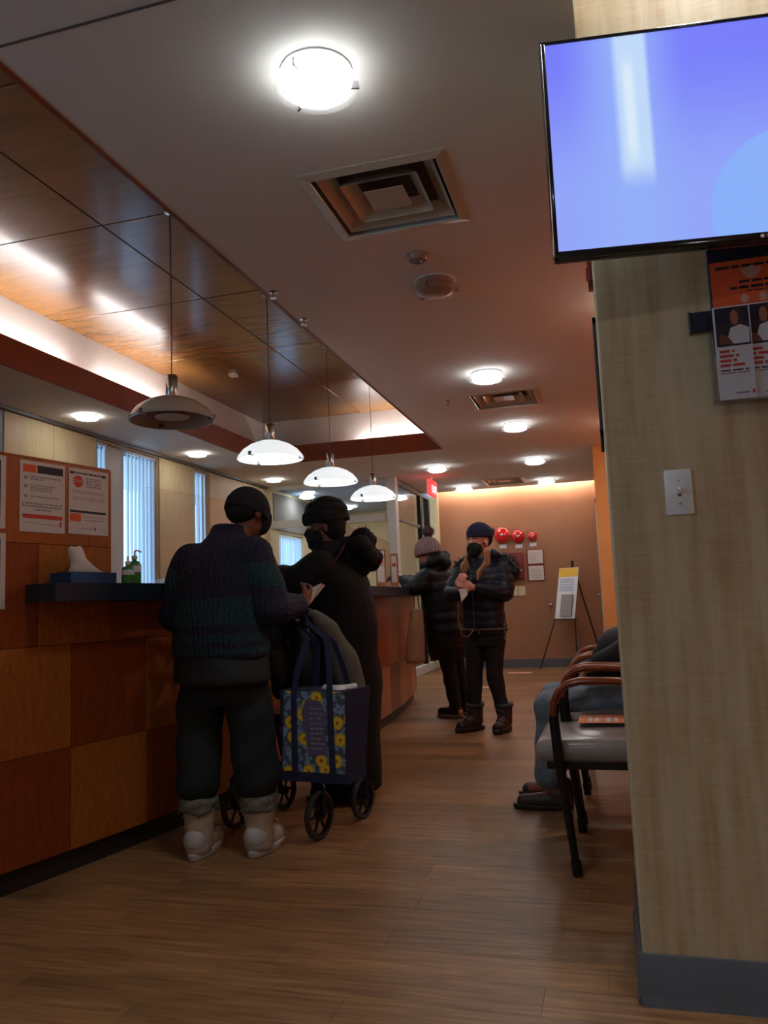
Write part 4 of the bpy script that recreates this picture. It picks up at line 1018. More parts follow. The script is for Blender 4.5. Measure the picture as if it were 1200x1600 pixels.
def hand(wr, d, nrm, side, curl=.5, L=.18):
    """palm + five fingers; d towards fingertips, nrm = palm facing, side=+1 thumb along d x nrm"""
    d = Vector(d).normalized(); nrm = Vector(nrm); nrm = (nrm-d*nrm.dot(d)).normalized(); s_ = d.cross(nrm)*side; wr = Vector(wr); P = []
    pc = wr+d*.048
    P.append(ell(pc, (.040, .046, .016), (s_, d, nrm))); P.append(cap(wr-d*.03, .025, wr+d*.02, .026))
    for k, (o_, l) in enumerate(((.028, .074), (.009, .082), (-.010, .076), (-.028, .060))):
        a = wr+d*.085+s_*o_*.95; c1 = .35*curl; r = .0088
        p = a-d*.02; dirs = []
        for j in range(3):
            ang = curl*(j+.6)*.75; dirs.append(d*math.cos(ang)+nrm*math.sin(ang))
        q = [p, a]
        for j, fr_ in enumerate((.45, .32, .25)): q.append(q[-1]+dirs[j]*l*fr_)
        P += limb(q, [.010, .0098, .009, .0082, .0072])
    t0 = wr+d*.02+s_*.026; t1 = t0+(s_*.75+d*.7+nrm*.25).normalized()*.036; t2 = t1+(d*.8+s_*.2+nrm*.5*(.5+curl)).normalized()*.03; t3 = t2+(d*.8-s_*.1+nrm*.6*(.5+curl)).normalized()*.024
    P += limb([t0-d*.01-s_*.012, t0, t1, t2, t3], [.014, .014, .0115, .0105, .0085])
    return P
def head_parts(c_, fr_, k=1.):
    r, f, u = fr_; c_ = Vector(c_)
    P = [ell(c_+u*.03*k-f*.008*k, (.074*k, .093*k, .085*k), fr_), ell(c_-u*.035*k+f*.022*k, (.058*k, .066*k, .075*k), fr_), ell(c_-u*.085*k+f*.055*k, (.034*k, .030*k, .024*k), fr_)]
    P.append(cap(c_+u*.01*k+f*.082*k, .009*k, c_-u*.026*k+f*.102*k, .015*k)); P.append(ell(c_-u*.030*k+f*.094*k, (.018*k, .012*k, .010*k), fr_))
    P.append(ell(c_-u*.058*k+f*.084*k, (.024*k, .010*k, .010*k), fr_)); P.append(ell(c_+u*.028*k+f*.076*k, (.05*k, .014*k, .010*k), fr_))
    for s in (-1, 1): P.append(ell(c_+r*s*.076*k-u*.008*k-f*.01*k, (.010*k, .019*k, .032*k), fr_))
    return P
def face_bits(c_, fr_, par, k=1., lids='skin_light'):
    r, f, u = fr_; c_ = Vector(c_)
    for s in (-1, 1):
        e = c_+r*s*.032*k+u*.006*k+f*.078*k; mb = MB(); mb.add(*ell(e, (.015*k, .010*k, .0085*k), fr_, 12, 8)); w_ = mb.build('eye', 'label_white', par, 60)
        mb = MB(); mb.add(*ell(e+f*.0075*k, (.0068*k, .0035*k, .0068*k), fr_, 10, 6)); mb.build('iris', 'eye_dark', w_, 60)
        MB().tube([e+u*.020*k+r*s*-.018*k+f*.006*k, e+u*.0265*k+f*.009*k, e+u*.018*k+r*s*.022*k-f*.004*k], .0036*k, 6).build('eyebrow', 'brow_dark', par, 60)
def body(par, J, hf, up_, fwd, skin, hands, k=1., vox=.0065):
    """continuous body under the clothes. J joints; hf head facing"""
    P = head_parts(J['head'], frame(hf, up_), k); fr_ = frame(fwd, (0, 0, 1)); r, f, u = fr_
    hd_ = Vector(J['head']); nb = Vector(J['neck'])
    P.append(cap(nb-Vector((0, 0, .03)), .056*k, hd_-Vector((0, 0, .05)), .050*k))
    sl, sr = Vector(J['sl']), Vector(J['sr']); hl, hr = Vector(J['hl']), Vector(J['hr']); sm = (sl+sr)/2; hm = (hl+hr)/2
    ch_ = sm*.72+hm*.28; wa = sm*.38+hm*.62
    P += [ell(ch_, (.135*k, .09*k, .15*k), fr_), ell(wa, (.115*k, .085*k, .13*k), fr_), ell(hm, (.135*k, .095*k, .10*k), fr_), cap(sm, .07*k, hm, .08*k), cap(sl, .05*k, sr, .05*k), cap(sm, .06*k, nb, .055*k)]
    for s, e, w_ in (('sl', 'el', 'wl'), ('sr', 'er', 'wr')):
        P += limb([J[s], J[e], J[w_]], [.046*k, .037*k, .025*k])
    for h, kn, an in (('hl', 'kl', 'al'), ('hr', 'kr', 'ar')):
        P += limb([J[h], J[kn], J[an]], [.078*k, .050*k, .034*k])
        a = Vector(J[an]); td = Vector(J.get('t'+an[1], f)); P.append(cap(a+Vector((0, 0, -.035)), .032, a+td*.13+Vector((0, 0, -.05)), .026))
    for hh in hands: P += hh
    return blob('body', P, skin, par, vox, 3)
def hat_parts(c_, fr_, k=1., h=.12, low=.025, a=.086, b=.102, back=.01):
    r, f, u = fr_; c_ = Vector(c_)-f*back*k; q = []
    for t, s in ((0, 1.0), (.12, 1.03), (.3, 1.02), (.5, .95), (.7, .80), (.85, .60), (.95, .36), (1., .14)):
        q.append((c_+u*(low+h*t)*k, a*s*k, b*s*k))
    rim = rings([(c_+u*(low-.012)*k, a*1.02*k, b*1.02*k), (c_+u*(low-.008)*k, a*1.045*k, b*1.04*k), (c_+u*(low+.035)*k, a*1.05*k, b*1.045*k), (c_+u*(low+.043)*k, a*1.0*k, b*1.0*k)], fr_)
    return [rings(q, fr_), rim]
def mask(c_, fr_, par, k=1., mat='mask_black'):
    r, f, u = fr_; c_ = Vector(c_)
    P = [ell(c_-u*.052*k+f*.046*k, (.066*k, .062*k, .058*k), fr_), ell(c_-u*.026*k+f*.088*k, (.024*k, .028*k, .024*k), fr_), ell(c_-u*.088*k+f*.058*k, (.046*k, .046*k, .034*k), fr_)]
    m_ = blob('face_mask', P, mat, par, .005, 3)
    for s in (-1, 1): MB().tube([c_+r*s*.056*k-u*.03*k+f*.05*k, c_+r*s*.074*k-u*.012*k+f*.015*k, c_+r*s*.08*k+u*.008*k-f*.012*k], .0022, 6).build('ear_loop', mat, m_)
    return m_

# ---------------------------------------------------- man in the striped cardigan
def man_sweater():
    f = V(.30, .95, 0).normalized(); b = root('person', (-1.58, 3.08, 0), 'person in navy and teal striped knit with black cap, back turned, at the counter', 'person')
    hf = V(.34, .86, -.42); up_ = V(.12, .40, .9)
    J = dict(head=(-1.502, 3.17, 1.41), neck=(-1.565, 3.09, 1.29), sl=(-1.745, 3.09, 1.205), sr=(-1.435, 3.07, 1.205),
             el=(-1.845, 3.12, .985), wl=(-1.77, 3.34, 1.02), er=(-1.345, 3.05, .985), wr=(-1.31, 3.26, 1.0),
             hl=(-1.675, 3.10, .80), hr=(-1.50, 3.08, .80), kl=(-1.70, 3.08, .44), kr=(-1.465, 3.10, .44), al=(-1.695, 3.03, .09), ar=(-1.455, 3.11, .09), tl=V(-.06, 1, 0), tr=V(.08, 1, 0))
    hr_ = hand((-1.305, 3.275, 1.005), (.15, .8, .45), (-.8, .1, .3), 1, 1.0); hl_ = hand((-1.765, 3.36, 1.025), (.4, .85, .15), (.4, 0, -1), -1, .6)
    body(b, J, hf, up_, f, 'skin_brown', [hr_, hl_], 1.02)
    fr_ = frame(hf, up_); face_bits(J['head'], fr_, b)
    blob('cap', hat_parts(J['head'], fr_, 1.04, .115, .0, .084, .100)+[ell(V(*J['head'])-fr_[1]*.045-fr_[2]*.005, (.078, .058, .06), fr_)], 'knit_black', b, .006, 5)
    blob('ear_flap', [ell(V(*J['head'])+fr_[1]*.066+fr_[0]*.040-fr_[2]*.012, (.034, .032, .062), fr_), ell(V(*J['head'])+fr_[1]*.066-fr_[0]*.040-fr_[2]*.012, (.034, .032, .062), fr_)], 'knit_black', b, .006, 3)
    r, ff, u = frame(f, (0, 0, 1))
    tor = [((-1.598, 3.08, .80), .236, .165), ((-1.598, 3.08, .84), .240, .17), ((-1.597, 3.08, .95), .228, .168), ((-1.594, 3.085, 1.08), .215, .16), ((-1.590, 3.09, 1.17), .215, .155), ((-1.585, 3.095, 1.235), .195, .135), ((-1.578, 3.10, 1.28), .135, .105), ((-1.572, 3.11, 1.32), .088, .08), ((-1.562, 3.125, 1.365), .076, .078)]
    sw = blob('knit_cardigan', [rings(tor, (r, ff, u)), ell((-1.73, 3.09, 1.21), (.09, .10, .09)), ell((-1.435, 3.06, 1.215), (.09, .10, .095))], 'sweater_knit', b, .009, 8, wrinkle(.004, .8, 3))
    blob('sleeve', limb([(-1.745, 3.09, 1.20), (-1.785, 3.10, 1.10), (-1.830, 3.11, .985), (-1.78, 3.29, 1.015)], [.085, .083, .072, .052]), 'sleeve_knit', sw, .008, 8, wrinkle(.004, 1, 4))
    blob('sleeve', limb([(-1.425, 3.055, 1.20), (-1.38, 3.05, 1.10), (-1.35, 3.05, .995), (-1.318, 3.22, 1.0)], [.086, .086, .082, .056]), 'sleeve_knit', sw, .008, 8, wrinkle(.004, 1, 5))
    blob('under_jacket', [rings([((-1.596, 3.08, .70), .238, .165), ((-1.596, 3.08, .72), .24, .168), ((-1.596, 3.08, .83), .225, .155)], (r, ff, u))], 'jacket_dark', b, .009, 4, wrinkle(.004, 1, 6))
    blob('trousers', [rings([((-1.59, 3.09, .80), .19, .135), ((-1.59, 3.09, .66), .20, .14), ((-1.59, 3.09, .61), .18, .12)], (r, ff, u))] +
         limb([(-1.69, 3.09, .70), (-1.705, 3.08, .44), (-1.700, 3.05, .310)], [.10, .098, .094])+limb([(-1.49, 3.09, .70), (-1.470, 3.10, .44), (-1.462, 3.115, .305)], [.10, .098, .094]), 'trouser_green', b, .009, 6, wrinkle(.006, .8, 8))
    for c_, td, s in ((V(-1.695, 3.05, 0), V(-.06, 1, 0), -1), (V(-1.460, 3.125, 0), V(.08, 1, 0), 1)):
        td = td.normalized(); sd_ = V(td.y, -td.x, 0)
        bt = blob('boot', [rings([(c_+V(0, 0, .02), .048, .06), (c_+V(0, 0, .07), .055, .065), (c_+V(0, 0, .15), .062, .066), (c_+V(0, 0, .20), .066, .07)], (sd_, td, V(0, 0, 1))), cap(c_+V(0, 0, .055), .048, c_+td*.15+V(0, 0, .045), .042), ell(c_-td*.02+V(0, 0, .05), (.05, .06, .05), (sd_, td, V(0, 0, 1)))], 'boot_beige', b, .007, 4, wrinkle(.003, 1.2, 9))
        P = []
        blob('sole', [rings([(c_+td*.06+V(0, 0, .0), .046, .135), (c_+td*.06+V(0, 0, .028), .052, .14), (c_+td*.06+V(0, 0, .032), .05, .135)], (sd_, td, V(0, 0, 1)))], 'boot_white', bt, .006, 2)
        blob('heel_counter', [ell(c_-td*.035+V(0, 0, .075), (.05, .05, .052), (sd_, td, V(0, 0, 1)))], 'boot_white', bt, .006, 2)
        MB().tube([c_+td*.16+V(0, 0, .09)-sd_*.02, c_+td*.10+V(0, 0, .11)+sd_*.03, c_+td*.08+V(0, 0, .14)-sd_*.03, c_+td*.07+V(0, 0, .17)+sd_*.03], .004, 6).build('lace', 'boot_white', bt, 40)
        cf = blob('fur_cuff', [rings([(c_+V(0, 0, .175), .066, .07), (c_+V(0, 0, .19), .078, .082), (c_+V(0, 0, .225), .08, .084), (c_+V(0, 0, .24), .07, .074)], (sd_, td, V(0, 0, 1)))], 'fur_grey', bt, .007, 3, wrinkle(.005, 3, 10))
        fur('fur_tufts', [(c_+V(math.cos(q)*.055, math.sin(q)*.055, .19+.03*random.random()), .03) for q in np.linspace(0, 6.2, 14)], 260, .018, 'fur_grey', cf, .01, .01, .002)
man_sweater()
o = root('paper_sheet', (-1.27, 3.33, 1.03), 'white folded paper held by the person in the striped knit', 'paper')
MB().add([(-1.335, 3.33, 1.055), (-1.30, 3.30, .985), (-1.245, 3.36, 1.10), (-1.24, 3.40, 1.09), (-1.335, 3.3312, 1.0555), (-1.30, 3.3012, .9855), (-1.245, 3.3612, 1.1005), (-1.24, 3.4012, 1.0905)], [(0, 1, 2), (1, 3, 2), (6, 5, 4), (6, 7, 5), (0, 4, 5, 1), (1, 5, 7, 3), (3, 7, 6, 2), (2, 6, 4, 0)]).build('sheet', 'paper', o)

# ---------------------------------------------------- person in the long black coat
def coat_person():
    f = V(-1, -.10, 0).normalized(); b = root('person', (-1.40, 4.08, 0), 'person in long black coat with fur hood, dark knit hat and mask, facing the counter', 'person')
    hf = V(-.95, -.30, -.12); up_ = V(-.08, 0, 1)
    J = dict(head=(-1.475, 4.06, 1.425), neck=(-1.42, 4.06, 1.285), sl=(-1.45, 3.90, 1.215), sr=(-1.42, 4.22, 1.215), el=(-1.66, 3.84, 1.14), wl=(-1.86, 3.88, 1.195), er=(-1.60, 4.28, 1.12), wr=(-1.83, 4.26, 1.195),
             hl=(-1.40, 4.0, .80), hr=(-1.40, 4.16, .80), kl=(-1.41, 3.99, .44), kr=(-1.41, 4.17, .44), al=(-1.38, 3.99, .09), ar=(-1.38, 4.17, .09))
    body(b, J, hf, up_, f, 'skin_brown', [hand((-1.875, 3.885, 1.19), (-.95, .1, -.05), (0, 0, -1), 1, .35), hand((-1.845, 4.26, 1.19), (-.95, 0, -.05), (0, 0, -1), -1, .35)])
    fr_ = frame(hf, up_); face_bits(J['head'], fr_, b); mask(J['head'], fr_, b, 1.0)
    ht = blob('hat', hat_parts(J['head'], fr_, 1.16, .112, .030, .090, .106, .016)+[ell(V(*J['head'])-fr_[1]*.045-fr_[2]*.0, (.092, .075, .09), fr_)], 'knit_black', b, .007, 4, wrinkle(.004, 3, 2))
    fur('hat_fuzz', [(V(*J['head'])+fr_[2]*.085-fr_[1]*.01+V(math.cos(q)*.05, math.sin(q)*.05, .0), .06) for q in np.linspace(0, 6, 9)], 320, .02, 'knit_black', ht, .008, 0, .003)
    r, ff, u = frame(f, (0, 0, 1))
    # a along shoulder line, b along facing
    tor = [((-1.40, 4.08, .05), .24, .185), ((-1.395, 4.08, .30), .235, .18), ((-1.385, 4.08, .55), .225, .185), ((-1.385, 4.08, .80), .215, .18), ((-1.40, 4.075, 1.0), .215, .185), ((-1.425, 4.07, 1.12), .225, .18), ((-1.435, 4.065, 1.21), .20, .15), ((-1.435, 4.06, 1.27), .13, .11), ((-1.44, 4.06, 1.32), .095, .095), ((-1.445, 4.06, 1.345), .085, .09)]
    ct_ = blob('coat', [rings(tor, (r, ff, u))]+limb([(-1.45, 3.91, 1.19), (-1.55, 3.86, 1.12), (-1.66, 3.83, 1.14), (-1.84, 3.875, 1.195)], [.105, .10, .082, .055])+limb([(-1.42, 4.22, 1.19), (-1.60, 4.27, 1.12), (-1.81, 4.26, 1.195)], [.105, .085, .055]), 'coat_black', b, .009, 7, wrinkle(.006, .8, 12))
    hp = [(V(-1.275, 4.10, 1.33), .075), (V(-1.24, 4.05, 1.26), .065), (V(-1.235, 4.12, 1.24), .065), (V(-1.26, 4.0, 1.30), .06), (V(-1.30, 4.16, 1.31), .06), (V(-1.33, 4.10, 1.25), .08), (V(-1.25, 4.06, 1.36), .045)]
    hd2 = blob('hood', [ell(p, (q, q, q*1.1)) for p, q in hp]+[cap((-1.32, 4.08, 1.22), .10, (-1.36, 4.08, 1.27), .10)], 'coat_black', ct_, .009, 5, wrinkle(.006, 2, 4))
    fur('hood_fur', hp, 520, .028, 'coat_black', hd2, .012, .01, .003)
    for y in (3.99, 4.17):
        bt = blob('boot', [rings([((-1.385, y, .015), .045, .06), ((-1.385, y, .10), .05, .06), ((-1.385, y, .22), .055, .06)], (r, ff, u)), cap((-1.385, y, .055), .045, (-1.53, y-.01, .045), .04)], 'boot_black', b, .007, 3)
        blob('sole', [rings([((-1.455, y, 0), .046, .135), ((-1.455, y, .025), .05, .14)], (r, ff, u))], 'black_base', bt, .006, 1)
    pts = [(-1.335, 3.99, 1.325), (-1.335, 3.93, 1.28), (-1.37, 3.865, 1.20), (-1.42, 3.835, 1.12), (-1.50, 3.845, 1.05), (-1.58, 3.875, .99), (-1.64, 3.93, .93)]
    MB().ribbon(pts, (.75, .1, .62), .026, .004, (0, -1, .1)).build('bag_strap', 'strap_red', b, 40)
    sb = blob('shoulder_bag', [ell((-1.655, 3.96, .84), (.05, .09, .085))], 'leather_black', b, .008, 3)
coat_person()

# ---------------------------------------------------- woman in the pompom hat at the counter
def pom_woman():
    f = V(-.9, .35, 0).normalized(); b = root('person', (-1.43, 6.95, 0), 'person in long black padded coat and mauve pompom hat leaning on the counter', 'person')
    hf = V(-.85, .42, -.15); up_ = V(-.05, 0, 1)
    J = dict(head=(-1.555, 6.95, 1.44), neck=(-1.50, 6.94, 1.31), sl=(-1.53, 6.80, 1.235), sr=(-1.42, 7.08, 1.235), el=(-1.63, 6.75, 1.12), wl=(-1.78, 6.92, 1.195), er=(-1.57, 7.16, 1.10), wr=(-1.78, 7.06, 1.195),
             hl=(-1.44, 6.87, .82), hr=(-1.40, 7.03, .82), kl=(-1.40, 6.87, .45), kr=(-1.36, 7.04, .45), al=(-1.36, 6.88, .09), ar=(-1.31, 7.05, .09), tl=f, tr=f)
    body(b, J, hf, up_, f, 'skin_light', [hand((-1.80, 6.935, 1.20), (-.7, .3, .3), (.3, .3, -.8), 1, .7), hand((-1.80, 7.06, 1.20), (-.8, 0, .3), (.3, 0, -.8), -1, .7)])
    fr_ = frame(hf, up_); face_bits(J['head'], fr_, b)
    ht = blob('pompom_hat', hat_parts(J['head'], fr_, 1.18, .125, -.012, .090, .104, .008), 'knit_mauve', b, .006, 3, lambda p: .004*np.sin(np.arctan2(p[:, 1]-6.95, p[:, 0]+1.56)*26))
    pc = V(-1.540, 6.955, 1.622); pm = blob('pompom', [ell(pc, (.05, .05, .047))], 'fur_mauve', ht, .006, 2, wrinkle(.004, 5, 3)); fur('pompom_fur', [(pc, .05)], 420, .018, 'fur_mauve', pm, .01, 0, .003)
    r, ff, u = frame(f, (0, 0, 1))
    tor = [((-1.415, 6.95, .50), .165, .145), ((-1.41, 6.95, .55), .19, .165), ((-1.415, 6.95, .75), .195, .175), ((-1.43, 6.95, .95), .19, .165), ((-1.465, 6.95, 1.12), .205, .165), ((-1.48, 6.945, 1.22), .185, .145), ((-1.495, 6.94, 1.28), .13, .115), ((-1.505, 6.94, 1.34), .10, .10)]
    ct_ = blob('padded_coat', [rings(tor, (r, ff, u))]+limb([(-1.53, 6.81, 1.21), (-1.59, 6.77, 1.15), (-1.64, 6.75, 1.125), (-1.77, 6.91, 1.195)], [.092, .088, .076, .056])+limb([(-1.42, 7.08, 1.21), (-1.57, 7.16, 1.10), (-1.76, 7.07, 1.195)], [.092, .08, .056]), 'puffer_black', b, .009, 6, quilt(.09, .007, 5))
    hp = [(V(-1.43, 6.86, 1.37), .055), (V(-1.40, 6.94, 1.385), .058), (V(-1.44, 7.02, 1.375), .055), (V(-1.50, 6.83, 1.34), .05), (V(-1.385, 6.90, 1.33), .055), (V(-1.40, 6.98, 1.33), .055), (V(-1.57, 6.83, 1.31), .04)]
    blob('hood', [ell(p, (q, q, q*1.05)) for p, q in hp]+limb([hp[3][0], hp[0][0], hp[1][0], hp[2][0]], [.05, .055, .058, .05]), 'puffer_black', ct_, .008, 5, wrinkle(.005, 1.5, 6))
    blob('trousers', limb([(-1.43, 6.89, .62), (-1.40, 6.875, .45), (-1.355, 6.885, .11)], [.085, .072, .055])+limb([(-1.39, 7.02, .62), (-1.355, 7.04, .45), (-1.305, 7.05, .11)], [.085, .072, .055]), 'trouser_black', b, .008, 4, wrinkle(.004, 1, 8))
    for c_ in (V(-1.35, 6.885, 0), V(-1.30, 7.055, 0)):
        sd_ = V(f.y, -f.x, 0); sh = blob('shoe', [cap(c_+V(0, 0, .05), .042, c_+f*.15+V(0, 0, .045), .036), ell(c_+V(0, 0, .07), (.045, .055, .045), (sd_, f, V(0, 0, 1)))], 'boot_black', b, .006, 3)
        blob('sole', [rings([(c_+f*.065, .040, .13), (c_+f*.065+V(0, 0, .028), .045, .135)], (sd_, f, V(0, 0, 1)))], 'sole_light', sh, .006, 1)
        blob('heel_patch', [ell(c_-f*.04+V(0, 0, .05), (.032, .02, .03), (sd_, f, V(0, 0, 1)))], 'sole_pink', sh, .006, 1)
pom_woman()
# beige tote on her arm
tb = root('tote_bag', (-1.69, 6.80, .48), 'beige canvas tote bag hanging from the arm of the padded coat', 'tote bag')
blob('bag_body', [rings([((-1.668, 6.79, .475), .075, .035), ((-1.668, 6.79, .50), .09, .05), ((-1.663, 6.79, .62), .088, .05), ((-1.655, 6.79, .78), .075, .04), ((-1.642, 6.79, .93), .052, .022)])], 'tan_canvas', tb, .007, 4, wrinkle(.005, .9, 14))
for y in (6.775, 6.805):
    MB().ribbon([(-1.662, y, .92), (-1.660, y, 1.0), (-1.655, y-.01 if y < 6.79 else y+.01, 1.09), (-1.64, 6.76, 1.17 if y < 6.79 else 1.168), (-1.625, y-.01 if y < 6.79 else y+.01, 1.09), (-1.620, y, 1.0), (-1.612, y, .92)], (0, 1, 0), .02, .003, (1, 0, 0)).build('handle', 'tan_canvas', tb, 40)
o = root('paper_sheet', (-1.86, 6.95, 1.2), 'white curled paper held over the counter by the padded coat person', 'paper')
gv = []; gf = []
for i in range(7):
    for j in range(2):
        a = i/6; gv.append((-1.97+.21*a, 6.90+.13*j-.02*a, 1.175+.085*math.sin(PI*a*.85)))
for i in range(6): k = i*2; gf.append((k, k+2, k+3, k+1))
pz = MB().add(gv, gf).build('sheet', 'paper', o, 60); sd = pz.modifiers.new('thickness', 'SOLIDIFY'); sd.thickness = .0012

# ---------------------------------------------------- woman facing us
def navy_woman():
    f = V(-.38, -.92, 0).normalized(); b = root('person', (-.96, 6.22, 0), 'person in navy padded jacket with fur hood, black mask and navy beanie, hands clasped', 'person')
    hf = V(-.55, -.83, .02); up_ = V(.02, .05, 1)
    J = dict(head=(-.972, 6.19, 1.442), neck=(-.965, 6.23, 1.30), sl=(-.80, 6.20, 1.225), sr=(-1.135, 6.27, 1.225), el=(-.785, 6.14, 1.03), wl=(-.985, 6.00, 1.085), er=(-1.20, 6.18, 1.03), wr=(-1.09, 6.02, 1.07),
             hl=(-.885, 6.21, .76), hr=(-1.045, 6.24, .76), kl=(-.905, 6.20, .42), kr=(-1.06, 6.21, .42), al=(-.845, 6.20, .09), ar=(-1.075, 6.23, .09), tl=V(-.25, -.97, 0), tr=V(-.62, -.78, 0))
    body(b, J, hf, up_, f, 'skin_light', [hand((-1.0, 5.995, 1.092), (-.85, -.25, .35), (-.1, .9, -.2), 1, 1.3), hand((-1.098, 6.01, 1.075), (.15, -.35, .85), (.3, .8, 0), 1, 1.2)])
    fr_ = frame(hf, up_); face_bits(J['head'], fr_, b); mask(J['head'], fr_, b)
    ht = blob('beanie', hat_parts(J['head'], fr_, 1.08, .105, .046, .084, .100, .016)+[ell(V(*J['head'])-fr_[1]*.075+fr_[2]*.035, (.075, .05, .07), fr_)], 'knit_navy', b, .006, 4)
    pc = V(*J['head'])-fr_[1]*.125+fr_[2]*.085; pm = blob('pompom', [ell(pc, (.042, .042, .042))], 'knit_navy', ht, .006, 2); fur('pompom_fur', [(pc, .042)], 320, .02, 'knit_navy', pm, .01, 0, .003)
    hr_ = []; r, ff, u = fr_; hc = V(*J['head'])
    for s, off in ((-1, 0), (1, 0)):
        for k in range(5 if s > 0 else 3):
            a = hc+r*s*(.066+.003*k)+ff*(.030-.020*k)-u*(.01 if s > 0 else .075)-(ff*.03 if s < 0 else ff*0); m1 = a+r*s*.006+ff*.018-u*.10; m2 = m1-r*s*(.004+.006*k)+ff*.050-u*.06+V(0, 0, -.008*k); e_ = m2+ff*.018+r*s*(.004-.01*(k % 2))-u*.045
            hr_ += limb([a, m1, m2+ff*.02, e_+ff*.025-V(0, 0, .015)], [.013, .016, .016, .006])
    blob('hair', hr_, 'hair_blond', b, .006, 2, lambda p: .002*np.sin(p[:, 0]*260+p[:, 2]*20))
    r, ff, u = frame(f, (0, 0, 1))
    tor = [((-.965, 6.225, .725), .165, .125), ((-.965, 6.225, .75), .178, .138), ((-.968, 6.225, .90), .170, .135), ((-.968, 6.225, 1.05), .180, .14), ((-.968, 6.23, 1.16), .195, .14), ((-.968, 6.232, 1.225), .175, .12), ((-.968, 6.235, 1.27), .12, .10), ((-.968, 6.23, 1.325), .10, .095)]
    jk = blob('padded_jacket', [rings(tor, (r, ff, u))]+limb([(-.81, 6.20, 1.205), (-.785, 6.17, 1.12), (-.785, 6.13, 1.045), (-.955, 6.015, 1.08)], [.083, .08, .075, .052])+limb([(-1.125, 6.27, 1.205), (-1.165, 6.22, 1.12), (-1.195, 6.17, 1.045), (-1.10, 6.04, 1.06)], [.083, .08, .075, .05]), 'puffer_navy', b, .008, 6, quilt(.07, .006, 7))
    MB().tube([(-1.035, 6.10, 1.27), (-1.028, 6.085, 1.16), (-1.022, 6.088, .95), (-1.02, 6.092, .76)], .0025, 6).build('zip', 'grey_metal', jk, 40)
    hp = [(V(-.765, 6.24, 1.275), .065), (V(-.735, 6.25, 1.235), .066), (V(-.72, 6.25, 1.195), .055), (V(-.80, 6.29, 1.29), .065), (V(-.88, 6.34, 1.29), .065), (V(-.97, 6.36, 1.29), .065), (V(-1.06, 6.34, 1.29), .06), (V(-1.12, 6.31, 1.275), .05), (V(-1.15, 6.28, 1.265), .04)]
    hd2 = blob('hood', [cap(hp[i][0], hp[i][1], hp[i+1][0], hp[i+1][1]) for i in (2, 3, 4, 5, 6, 7)]+[ell((-.95, 6.33, 1.22), (.15, .07, .09)), ell((-.86, 6.235, 1.325), (.05, .06, .065))], 'puffer_navy', jk, .008, 4, wrinkle(.005, 2, 5))
    fur('hood_fur', hp, 1500, .036, 'fur_dark', hd2, .016, .004, .003)
    bl = [(V(-.968, 6.225, .768)+ (r*math.cos(q)*.185+ff*math.sin(q)*.145)) for q in np.linspace(0, 2*PI, 22)[:-1]]
    bt_ = MB().tube(bl, .011, 8, True).build('waist_strap', 'leather_brown', b, 50)
    MB().tube([(-1.14, 6.12, 1.0), (-1.145, 6.10, .85), (-1.12, 6.085, .73), (-1.07, 6.075, .72), (-1.03, 6.075, .77)], .003, 6).build('cord', 'print_grey', b, 40)
    for p in ((-1.01, 6.073, .77), (-.985, 6.073, .75), (-.80, 6.145, .80), (-.80, 6.145, .75), (-.80, 6.145, .70)): MB().obox(p, (.006, 0, 0), (0, .004, 0), (0, 0, .013)).build('toggle', 'steel', b)
    blob('trousers', [rings([((-.965, 6.225, .80), .155, .115), ((-.965, 6.225, .70), .168, .12), ((-.965, 6.225, .64), .155, .11)], (r, ff, u))]+limb([(-.885, 6.21, .70), (-.905, 6.20, .42), (-.85, 6.20, .12)], [.088, .066, .052])+limb([(-1.045, 6.235, .70), (-1.06, 6.21, .42), (-1.075, 6.225, .12)], [.088, .066, .052]), 'trouser_black', b, .008, 5, wrinkle(.004, 1, 3))
    for c_, td in ((V(-.845, 6.205, 0), V(-.25, -.97, 0)), (V(-1.075, 6.235, 0), V(-.62, -.78, 0))):
        td = td.normalized(); sd_ = V(td.y, -td.x, 0); F3 = (sd_, td, V(0, 0, 1))
        bt = blob('boot', [rings([(c_+V(0, 0, .05), .055, .06), (c_+V(0, 0, .12), .058, .062), (c_+V(0, 0, .185), .062, .066)], F3), cap(c_+V(0, 0, .08), .045, c_+td*.07+V(0, 0, .07), .045)], 'boot_brown', b, .006, 3)
        blob('rubber_shell', [cap(c_+V(0, 0, .045), .05, c_+td*.15+V(0, 0, .042), .042), rings([(c_+td*.06, .052, .145), (c_+td*.06+V(0, 0, .03), .056, .15)], F3)], 'boot_black', bt, .006, 3)
        cf = blob('fur_cuff', [rings([(c_+V(0, 0, .175), .064, .068), (c_+V(0, 0, .19), .07, .074), (c_+V(0, 0, .205), .066, .07)], F3)], 'fur_dark', bt, .006, 2); fur('fur_tufts', [(c_+V(math.cos(q)*.05, math.sin(q)*.05, .19), .025) for q in np.linspace(0, 6.2, 14)], 160, .014, 'fur_dark', cf, .008, 0, .002)
        MB().tube([c_+td*.10+sd_*.02+V(0, 0, .09), c_+td*.085-sd_*.025+V(0, 0, .11), c_+td*.078+sd_*.025+V(0, 0, .13), c_+td*.072-sd_*.025+V(0, 0, .15), c_+td*.07+sd_*.03+V(0, 0, .17)], .002, 6).build('lace', 'print_grey', bt, 40)
navy_woman()
o = root('paper_slip', (-1.07, 5.96, 1.03), 'white paper slip hanging from the hands of the navy jacket person', 'paper')
